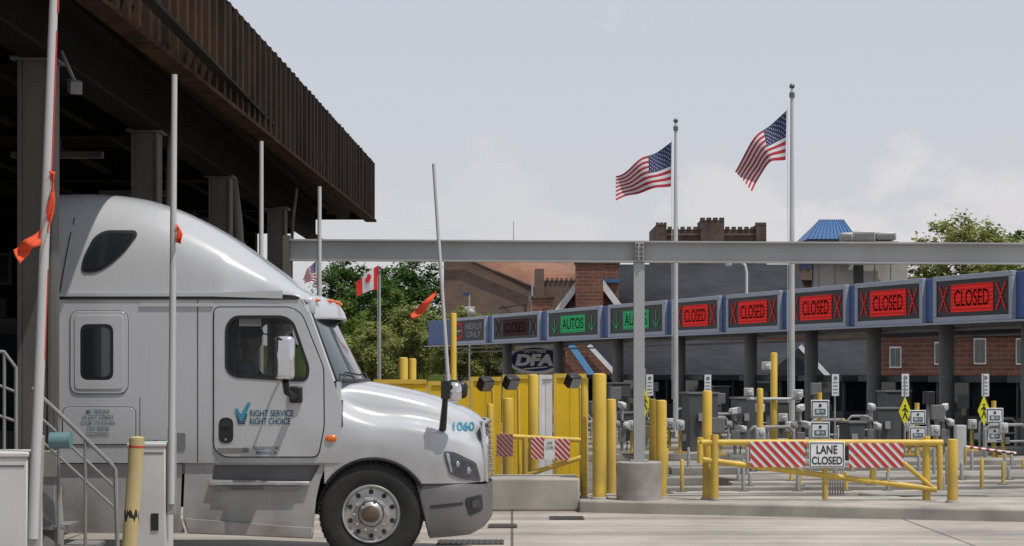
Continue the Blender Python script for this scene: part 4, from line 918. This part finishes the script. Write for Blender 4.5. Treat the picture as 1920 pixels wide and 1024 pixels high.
for i,(px,d) in enumerate(spots):
    loc=V((X(px,d),d,.17)); lbl='small white reader box on yellow stand, %s from the left of the lane island boxes'%names[sorted(spots).index((px,d))]
    if kb is None:
        kb=thing('lane_reader',lbl,'reader box',loc,'reader boxes along the lane islands')
        MB().cyl(loc,loc+V((0,0,.5)),.04).obox(loc+V((0,0,.02)),EX,EY,UP,.26,.22,.04).build('stand',yellow,kb)
        MB().obox(loc+V((0,-.05,.62)),EX,EY,UP,.18,.16,.22).cyl(loc+V((.02,-.12,.64)),loc+V((.02,-.17,.64)),.055).build('reader_head',camw,kb,bevel=.02)
        MB().obox(loc+V((.08,-.02,.35)),EX,EY,UP,.1,.12,.14).build('junction_box',devgrey,kb)
    else: dup(kb,loc,lbl)
t=thing('conduit_cluster','cluster of grey conduits rising from the island behind the gate','conduits',at(1570,936,28.9))
for k in range(6): MB().tube([V((X(1556+k*5,28.9),28.9,.17)),V((X(1556+k*5,28.9),28.9,.17+.42+.05*(k%2)))],.013,6).build('conduit',steelpaint,t)
# ================= BACKGROUND BUILDINGS
d=112
def bxp(mb,a,b,y0,y1,py0,py1): mb.bx(X(a,y0),X(b,y0),y0,y1,Z(py1,y0) if py1 is not None else 0,Z(py0,y0)); return mb
hb=thing('brick_building','red brick building with steep slate roof and big chimney behind the signs','building',(X(1280,d),d,0))
bxp(MB(),1165,1530,d,d+14,592,None).build('wall',brick,hb)
x0,x1=X(1140,d),X(1530,d); ze=Z(596,d); zr=Z(498,d+7); 
mb=MB(); mb.poly([(x0,d-.6,ze),(x1,d-.6,ze),(x1-.3,d+7,zr),(x0,d+7,zr)]).poly([(x0,d+14.6,ze),(x1,d+14.6,ze),(x1-.3,d+7,zr),(x0,d+7,zr)]).poly([(x1,d-.6,ze),(x1,d+14.6,ze),(x1-.3,d+7,zr)]); mb.build('roof',slate,hb,solid=.15,recalc=False)
dg_=d-3
gx0,gx1,gp=X(1040,dg_),X(1172,dg_),X(1106,dg_); zg=Z(588,dg_); zp=Z(503,dg_)
MB().plate([(gx0,0),(gx1,0),(gx1,zg),(gp,zp),(gx0,zg)],dg_,dg_+8).build('gable_wall',brick,hb)
mb=MB()
for sx in (gx0-.3,gx1+.3): mb.poly([(sx,dg_-.3,zg-.4),(gp,dg_-.3,zp+.12),(gp,dg_+9,zp+.12),(sx,dg_+9,zg-.4)])
mb.build('gable_roof',slate,hb,solid=.18,recalc=False)
for sx in (gx0-.3,gx1+.3):
    a=V((sx,dg_-.45,zg-.4));b=V((gp,dg_-.45,zp+.12)); e=(b-a).normalized(); MB().obox((a+b)/2-UP*.1,e,EY,e.cross(EY),(b-a).length,.12,.34).build('rake_trim',trimw,hb)
ch=bxp(MB(),1080,1131,dg_-1.8,dg_-.6,491,None).build('chimney',brick,hb); bxp(MB(),1078,1133,dg_-1.9,dg_-.5,489,494).build('chimney_cap',stone,ch)
ch=bxp(MB(),1132,1161,dg_+3,dg_+5,491,None).build('chimney',brick,hb); bxp(MB(),1131,1163,dg_+2.9,dg_+5.1,489,494).build('chimney_cap',stone,ch)
bxp(MB(),1133,1162,dg_+2.85,dg_+2.95,523,530).build('blue_flashing',bluemetal,hb)
for px in (1180,1250,1300,1420,1480): 
    ff=bxp(MB(),px,px+20,d-.08,d-.01,640,690).build('window',trimw,hb); bxp(MB(),px+2,px+18,d-.11,d-.085,643,687).build('pane',glass,ff)
d=100
lw=thing('low_wing','low slate roofed wing with white gable trim seen below the signs','building',(X(1320,d),d,0))
bxp(MB(),1110,1640,d,d+8,716,None).build('wall',brick,lw)
MB().poly([(X(1110,d),d-.5,Z(716,d)),(X(1640,d),d-.5,Z(716,d)),(X(1640,d+5),d+5,Z(640,d+5)),(X(1110,d),d+5,Z(640,d+5))]).build('roof',slate,lw,solid=.1,recalc=False)
gpoly=[[(1060,None),(1165,None),(1165,712),(1104,648),(1060,652)],[(1430,None),(1560,None),(1560,712),(1500,650),(1430,712)]]
for gi,gl in enumerate(gpoly):
    MB().plate([(X(a,d-1),0 if b is None else Z(b,d-1)) for a,b in gl],d-1,d-.6).build('gable',brick if gi==0 else slate,lw)
    pk=gl[3]; en=gl[2]; p,q=at(pk[0],pk[1]-1,d-1.2),at(en[0]+3,en[1]+4,d-1.2); e=(q-p).normalized(); MB().obox((p+q)/2,e,EY,e.cross(EY),(q-p).length,.1,.22).build('rake_trim',trimw,lw)
p,q=at(1070,646,d-1.3),at(1112,706,d-1.3); e=(q-p).normalized(); MB().obox((p+q)/2,e,EY,e.cross(EY),(q-p).length,.1,.3).build('blue_trim',M('light_blue_trim',(.12,.33,.6),.5),lw)
d=85
rw=thing('brick_wing','red brick wing with white framed windows behind the right booths','building',(X(1800,d),d,0))
bxp(MB(),1636,2050,d,d+1.5,612,None).build('wall',brick,rw)
for a,b,y0,y1 in ((1752,1779,641,684),(1826,1849,634,683),(1905,1935,634,684),(1668,1690,650,690)):
    ff=bxp(MB(),a,b,d-.08,d-.01,y0,y1).build('window',trimw,rw); bxp(MB(),a+2,(a+b)/2-.5,d-.11,d-.085,y0+3,y1-3).build('pane',glass,ff); bxp(MB(),(a+b)/2+.5,b-2,d-.11,d-.085,y0+3,y1-3).build('pane',glass,ff)
bxp(MB(),1650,2050,d-.3,d-.02,612,630).build('eaves_band',slate,rw)
MB().poly([(X(1630,d),d-.6,Z(616,d)),(X(2060,d),d-.6,Z(616,d)),(X(2060,d),d+5,Z(540,d)),(X(1660,d+5),d+5,Z(540,d))]).build('roof',slate,rw,solid=.12,recalc=False)
d=185; ct=thing('castle_tower','dark red stone tower with battlements rising behind the slate roof','tower',(X(1334,d),d,0))
bxp(MB(),1234,1435,d,d+9,430,None).build('wall',stone,ct)
for a,b,tp,y1 in ((1231,1250,421,9.4),(1418,1437,421,9.4),(1314,1358,413,3)): bxp(MB(),a,b,d-.5,d+y1,tp,None).build('turret',stone,ct)
for a in list(range(1253,1310,12))+list(range(1361,1415,12)): bxp(MB(),a,a+7,d-.1,d+.6,425,431).build('merlon',stone,ct)
for a in (1231,1238,1245,1418,1425,1432): bxp(MB(),a,a+5,d-.55,d+.4,417,422).build('merlon',stone,ct)
for a in (1314,1326,1338,1350): bxp(MB(),a,a+8,d-.55,d+.4,408,414).build('merlon',stone,ct)
bxp(MB(),1251,1417,d-.2,d-.05,438,441).build('string_course',brownbrick,ct)
for a in (1262,1290,1370,1398): bxp(MB(),a,a+4,d-.12,d-.03,490,505).build('window',boothdark,ct)
d=130; bt=thing('blue_roof_tower','office block with blue hipped metal roof and rooftop plant room','building',(X(1600,d),d,0))
bxp(MB(),1497,1720,d,d+10,520,None).build('wall',brownbrick,bt)
bxp(MB(),1525,1702,d-1,d+3,494,545).build('plant_room',tan,bt)
bxp(MB(),1601,1619,d-1.05,d-1.002,497,532).build('door',boothdark,bt)
for a in (1535,1565,1640,1670): bxp(MB(),a,a+1.2,d-1.03,d-1.002,495,540).build('panel_joint',devgrey,bt)
bxp(MB(),1497,1523,d-1.5,d+2,486,525).build('upper_wall',brownbrick,bt)
bxp(MB(),1515,1597,d-1.5,d+2,452,492).build('tower_base',tan,bt)
for a in (1500,1512): bxp(MB(),a,a+8,d-1.56,d-1.51,493,505).build('window',dfablue,bt)
r0=X(1510,d-1);r1=X(1602,d-1); zc=Z(450,d-1); zt2=Z(413,d+2); ra,rb=X(1543,d),X(1588,d)
mb=MB(); mb.poly([(r0,d-2,zc),(r1,d-2,zc),(rb,d+1.5,zt2),(ra,d+1.5,zt2)]).poly([(r0,d+5,zc),(r1,d+5,zc),(rb,d+1.5,zt2),(ra,d+1.5,zt2)]).poly([(r0,d-2,zc),(r0,d+5,zc),(ra,d+1.5,zt2)]).poly([(r1,d-2,zc),(r1,d+5,zc),(rb,d+1.5,zt2)])
mb.build('blue_roof',bluemetal,bt,recalc=False)
mb=MB()
for k in range(12):
    t_=k/11; a=V((r0+(r1-r0)*t_,d-2.02,zc)); b=V((ra+(rb-ra)*t_,d+1.48,zt2)); mb.tube([a,b],.035,5)
mb.build('roof_seam',dfablue,bt)
for a,b,y0,y1 in ((1578,1600,436,452),(1600,1642,433,452),(1645,1681,435,450)):
    hv=bxp(MB(),a,b,d-3,d-1.6,y0,y1).build('air_handler',hvac,bt,bevel=.08)
    bxp(MB(),a+3,b-3,d-3.04,d-3.01,y0+5,y1-2).build('louvre',devgrey,hv)
bxp(MB(),1575,1684,d-3,d-1.6,452.5,494).build('air_handler_base',tan,bt)
d=150; lh=thing('brown_hall','long brown brick hall with rust coloured roof beyond the signs','building',(X(940,d),d,0))
MB().plate([(X(832,d),0),(X(1000,d),0),(X(1000,d),Z(540,d)),(X(935,d),Z(512,d)),(X(875,d),Z(488,d)),(X(832,d),Z(488,d))],d,d+.6).build('wall',brownbrick,lh)
MB().poly([(X(878,d),d,Z(489,d)),(X(1080,d+14),d+14,Z(492,d+14)),(X(1080,d+2),d+2,Z(525,d+2)),(X(1000,d),d-.1,Z(539,d))]).build('roof',tileroof,lh,solid=.3,recalc=False)
bxp(MB(),1000,1080,d+2,d+12,526,None).build('end_wall',brownbrick,lh)
MB().tube([at(833,487,d-.3),at(876,487,d-.3),at(1000,539,d-.3)],.12,6).build('coping',stone,lh)
bxp(MB(),905,1050,d+16,d+24,487,494).build('skylight_strip',M('pale_blue_sheet',(.25,.36,.42),.5),lh)
t=thing('small_keep','small brick battlement turret in front of the brown hall','tower',(X(1036,118),118,0)); bxp(bxp(MB(),1003,1072,118,122,526,None),1003,1020,117.6,120,504,None).build('wall',brownbrick,t)
for a in range(1024,1072,9): bxp(MB(),a,a+5,117.9,118.6,521,526).build('merlon',brownbrick,t)
t=thing('brick_chimney','squat red brick chimney with dark cap above the AUTOS sign','chimney',(X(1018,105),105,0)); bxp(MB(),998,1038,105,107,559,None).build('stack',brick,t); bxp(MB(),996,1040,104.9,107.1,555,559).build('cap',stone,t)
d=92; p=at(1004,674,d); t=thing('shop_sign','oval navy and white DFA duty free sign between canopy columns','sign',(p.x,d,0))
ov=lambda r,s=0:[(p.x+(53*r+s)*d/F*math.cos(a*math.pi/20),p.z+(28*r+s)*d/F*math.sin(a*math.pi/20)) for a in range(40)]
f=MB().plate(ov(1),d,d+.15).build('face',dfaw,t); MB().plate(ov(1,-6),d-.012,d-.002).build('navy_oval',dfablue,f)
text('DUTY FREE',V((p.x-.02,d-.028,Z(658.5,d))),1.0,.15,dfaw,f,bold=.02); text('DFA',V((p.x,d-.028,Z(675,d))),1.75,.56,dfaw,f,bold=.06,up=V((.2,0,1)).normalized())
MB().plate([(p.x-.6,Z(691,d)),(p.x+.5,Z(687,d)),(p.x+.6,Z(689,d)),(p.x-.5,Z(693,d))],d-.03,d-.026).build('underline',dfaw,f)
MB().cyl((p.x-.5,d+.1,0),(p.x-.5,d+.1,p.z),.07).cyl((p.x+.5,d+.1,0),(p.x+.5,d+.1,p.z),.07).build('post',steelpaint,t)
d=75; t=thing('street_lamp','white curved street lamp in front of the slate roof','street lamp',(X(1400,d),d,0))
MB().tube([(X(1400,d),d,0),(X(1400,d),d,Z(510,d)),at(1397,497,d),at(1388,492,d),at(1374,491,d)],.05,10).build('pole',white,t); MB().sph(at(1366,495,d),.14,(1,1,.9)).build('lamp_head',camw,t)
t=thing('dome_camera','pale dome camera on a thin pole above the NEXUS sign','camera',(X(880,98),98,0)); MB().tube([(X(880,98),98,0),at(880,553,98)],.04).build('pole',steelpaint,t); MB().sph(at(883,584,98),.2).obox(at(881,577,98),EX,EY,UP,.5,.3,.12).build('dome',camw,t); MB().obox(at(874,552,98),EX,EY,UP,.3,.1,.15).build('bracket',dfablue,t)
for px,tp,d,lb in ((963,415,260,'thin antenna mast on the skyline behind the beam'),(998,520,110,'thin utility pole above the AUTOS sign')):
    t=thing('antenna_mast',lb,'mast',(X(px,d),d,0)); MB().tube([(X(px,d),d,0),at(px,tp,d)],[.12,.05],6).build('mast',steelpaint,t); MB().obox(at(px,tp+40,d),EX,EY,UP,.4,.2,.3).build('equipment_box',devgrey,t)
t=thing('signal_frame','dark traffic signal frame among the left trees','signal frame',(X(945,99),99,0)); MB().tube([at(935,578,99),at(985,570,99),at(985,700,99)],.05).tube([at(940,572,99),at(962,590,99)],.03).build('frame',black,t)
# ================= TREES
def tree(label,px,d,top,wpx,baseh,mat,n=70,per=70,ls=.3,name='deciduous_tree',grp=None,spread=.5):
    x=X(px,d); zt_=Z(top,d); W=wpx*d/F/2; t=thing(name,label,'tree',(x,d,0),grp)
    zb_=baseh; zc=(zt_+zb_)/2; H=(zt_-zb_)/2
    rnd=random.Random(int(px*7+d)); mb=MB(); cl=[]
    for i in range(n):
        while True:
            a=V((rnd.uniform(-1,1),rnd.uniform(-1,1),rnd.uniform(-1,1)))
            if .35<a.length<1: break
        k=1-.16*rnd.random()
        cl.append(V((x+a.x*W*k,d+a.y*W*k,zc+a.z*H*k)))
    for c in cl:
        r=spread*W*.5*rnd.uniform(.5,1.1)
        for j in range(per):
            q=c+V((rnd.gauss(0,.5)*r,rnd.gauss(0,.5)*r,rnd.gauss(0,.38)*r)); s=ls*rnd.uniform(.5,1.2)
            e=V((rnd.uniform(-1,1),rnd.uniform(-1,1),rnd.uniform(-.5,.5))).normalized(); f=(e.cross(UP)+V((rnd.uniform(-.5,.5),rnd.uniform(-.5,.5),rnd.uniform(-.5,.5)))).normalized()
            mb.bm.faces.new([mb.bm.verts.new(q-e*s*.5),mb.bm.verts.new(q+f*s*.36),mb.bm.verts.new(q+e*s*.5),mb.bm.verts.new(q-f*s*.36)])
    mb.build('crown',mat,t,recalc=False,ang=180)
    mb=MB(); mb.tube([(x,d,0),(x+.1,d,zb_*.6),(x,d,zb_+H*.6),(x+.05,d,zb_+H*1.4)],[W*.06,W*.05,W*.03,W*.012],8)
    for c in cl[::max(1,n//14)]: 
        s=V((x,d,zb_+H*rnd.uniform(0,.7))); mb.tube([s,s.lerp(c,.5)+V((0,0,-.1*H)),c],[W*.02,W*.012,W*.005],5)
    mb.build('trunk',bark,t)
G_='trees behind the truck'
tree('dark green tree left of the Canadian flag on the skyline',650,230,484,150,4,leaf_dark,130,100,.5,grp=G_)
tree('dark green tree right of the Canadian flag on the skyline',765,235,480,160,4,leaf_dark,150,100,.5,grp=G_)
tree('dark green tree directly behind the Canadian flag',705,222,505,120,3,leaf_dark,90,90,.45,grp=G_)
tree('mid green tree right behind the truck visor',645,150,560,120,1,leaf_mid,90,90,.32,grp=G_)
tree('mid green tree between the Canadian flagpole and the leaning arm',735,160,540,120,1,leaf_mid,90,90,.34,grp=G_)
tree('light green bushy tree right of the Canadian flagpole',775,125,566,140,.8,leaf_light,100,90,.26,grp=G_)
tree('light green bushy tree behind the leaning barrier arm',860,120,572,130,.8,leaf_light,90,85,.26,grp=G_)
tree('pale green thin tree beside the truck windscreen',695,115,600,130,.6,leaf_light,90,80,.24,grp=G_)
tree('mid green tree below the brown hall',915,135,585,130,.8,leaf_mid,80,85,.3,grp=G_)
tree('green tree between the small keep and the big chimney',1056,140,535,45,3,leaf_mid,30,60,.3,grp=G_)
tree('light green spreading tree at right of the blue roof',1805,170,402,210,8.5,leaf_light,130,70,.42,grp='trees on the right skyline',spread=.42)
tree('light green tree cut by the right frame edge',1905,180,425,140,8,leaf_mid,90,70,.42,grp='trees on the right skyline',spread=.45)
tree('small tree low at left of the right skyline trees',1745,175,440,85,7,leaf_light,50,55,.38,grp='trees on the right skyline',spread=.45)
o=MB().grid(lambda a,b:V((-160+400*a,300,0+ (7+2*math.sin(a*40)+1.2*math.sin(a*93))*b)),200,1).build('distant_wood',leaf_mid); tag(o,'far wood closing the horizon','wood',kind='stuff')
# ================= LIGHT
sunv=V((.30,-.24,.92)).normalized(); el=math.asin(sunv.z); az=math.atan2(sunv.x,sunv.y)
wd=bpy.data.worlds.new('World'); SC.world=wd; wd.use_nodes=True; N=wd.node_tree.nodes; L=wd.node_tree.links; bg=N['Background']
sky=N.new('ShaderNodeTexSky'); sky.sky_type='NISHITA'; sky.sun_disc=False; sky.sun_elevation=el; sky.sun_rotation=az; sky.air_density=1.0; sky.dust_density=2.5; sky.ozone_density=1
hz_=N.new('ShaderNodeMix'); hz_.data_type='RGBA'; hz_.inputs[0].default_value=.85; L.new(sky.outputs[0],hz_.inputs[6]); 
tc=N.new('ShaderNodeTexCoord'); sp=N.new('ShaderNodeSeparateXYZ'); L.new(tc.outputs['Generated'],sp.inputs[0])
gr=N.new('ShaderNodeMapRange'); L.new(sp.outputs[2],gr.inputs[0]); gr.inputs[1].default_value=0; gr.inputs[2].default_value=.25
cm=N.new('ShaderNodeMix'); cm.data_type='RGBA'; L.new(gr.outputs[0],cm.inputs[0]); cm.inputs[6].default_value=(6.9,6.85,7.15,1); cm.inputs[7].default_value=(6.0,6.35,7.2,1); L.new(cm.outputs[2],hz_.inputs[7])
mp=N.new('ShaderNodeMapping'); mp.inputs['Scale'].default_value=(1,1,1.6); mp.inputs['Location'].default_value=(.62,0,.2); L.new(tc.outputs['Generated'],mp.inputs[0])
cn=N.new('ShaderNodeTexNoise'); cn.inputs['Scale'].default_value=17; cn.inputs['Detail'].default_value=10; cn.inputs['Roughness'].default_value=.55; L.new(mp.outputs[0],cn.inputs[0])
cf=N.new('ShaderNodeMapRange'); L.new(sp.outputs[2],cf.inputs[0]); cf.inputs[1].default_value=.075; cf.inputs[2].default_value=.125; cf.inputs[3].default_value=.10; cf.inputs[4].default_value=-.22
ca=N.new('ShaderNodeMath'); ca.operation='ADD'; L.new(cn.outputs[0],ca.inputs[0]); L.new(cf.outputs[0],ca.inputs[1])
cr=N.new('ShaderNodeMapRange'); L.new(ca.outputs[0],cr.inputs[0]); cr.inputs[1].default_value=.47; cr.inputs[2].default_value=.58
cx=N.new('ShaderNodeMapRange'); L.new(sp.outputs[0],cx.inputs[0]); cx.inputs[1].default_value=-.10; cx.inputs[2].default_value=.18; cx.inputs[3].default_value=.12; cx.inputs[4].default_value=.6
m3=N.new('ShaderNodeMath'); m3.operation='MULTIPLY'; L.new(cr.outputs[0],m3.inputs[0]); L.new(cx.outputs[0],m3.inputs[1])
fm=N.new('ShaderNodeMix'); fm.data_type='RGBA'; L.new(m3.outputs[0],fm.inputs[0]); L.new(hz_.outputs[2],fm.inputs[6]); fm.inputs[7].default_value=(7.7,7.4,7.35,1)
L.new(fm.outputs[2],bg.inputs[0]); bg.inputs[1].default_value=.1
sl=bpy.data.lights.new('Sun','SUN'); sl.energy=3.2; sl.angle=R(.5); sl.color=(1,.95,.88); so=bpy.data.objects.new('Sun',sl); COL.objects.link(so); so.rotation_euler=sunv.to_track_quat('Z','Y').to_euler()
cd=bpy.data.cameras.new('Camera'); cam=bpy.data.objects.new('Camera',cd); COL.objects.link(cam); cam.location=(0,0,CH); cam.rotation_euler=(R(90),0,0); cd.sensor_width=36; cd.lens=70; cd.shift_y=(HZ-512)/1920; cd.clip_start=.5; cd.clip_end=6000
SC.camera=cam
SC.view_settings.view_transform='Standard'; SC.view_settings.look='None'; SC.view_settings.exposure=0
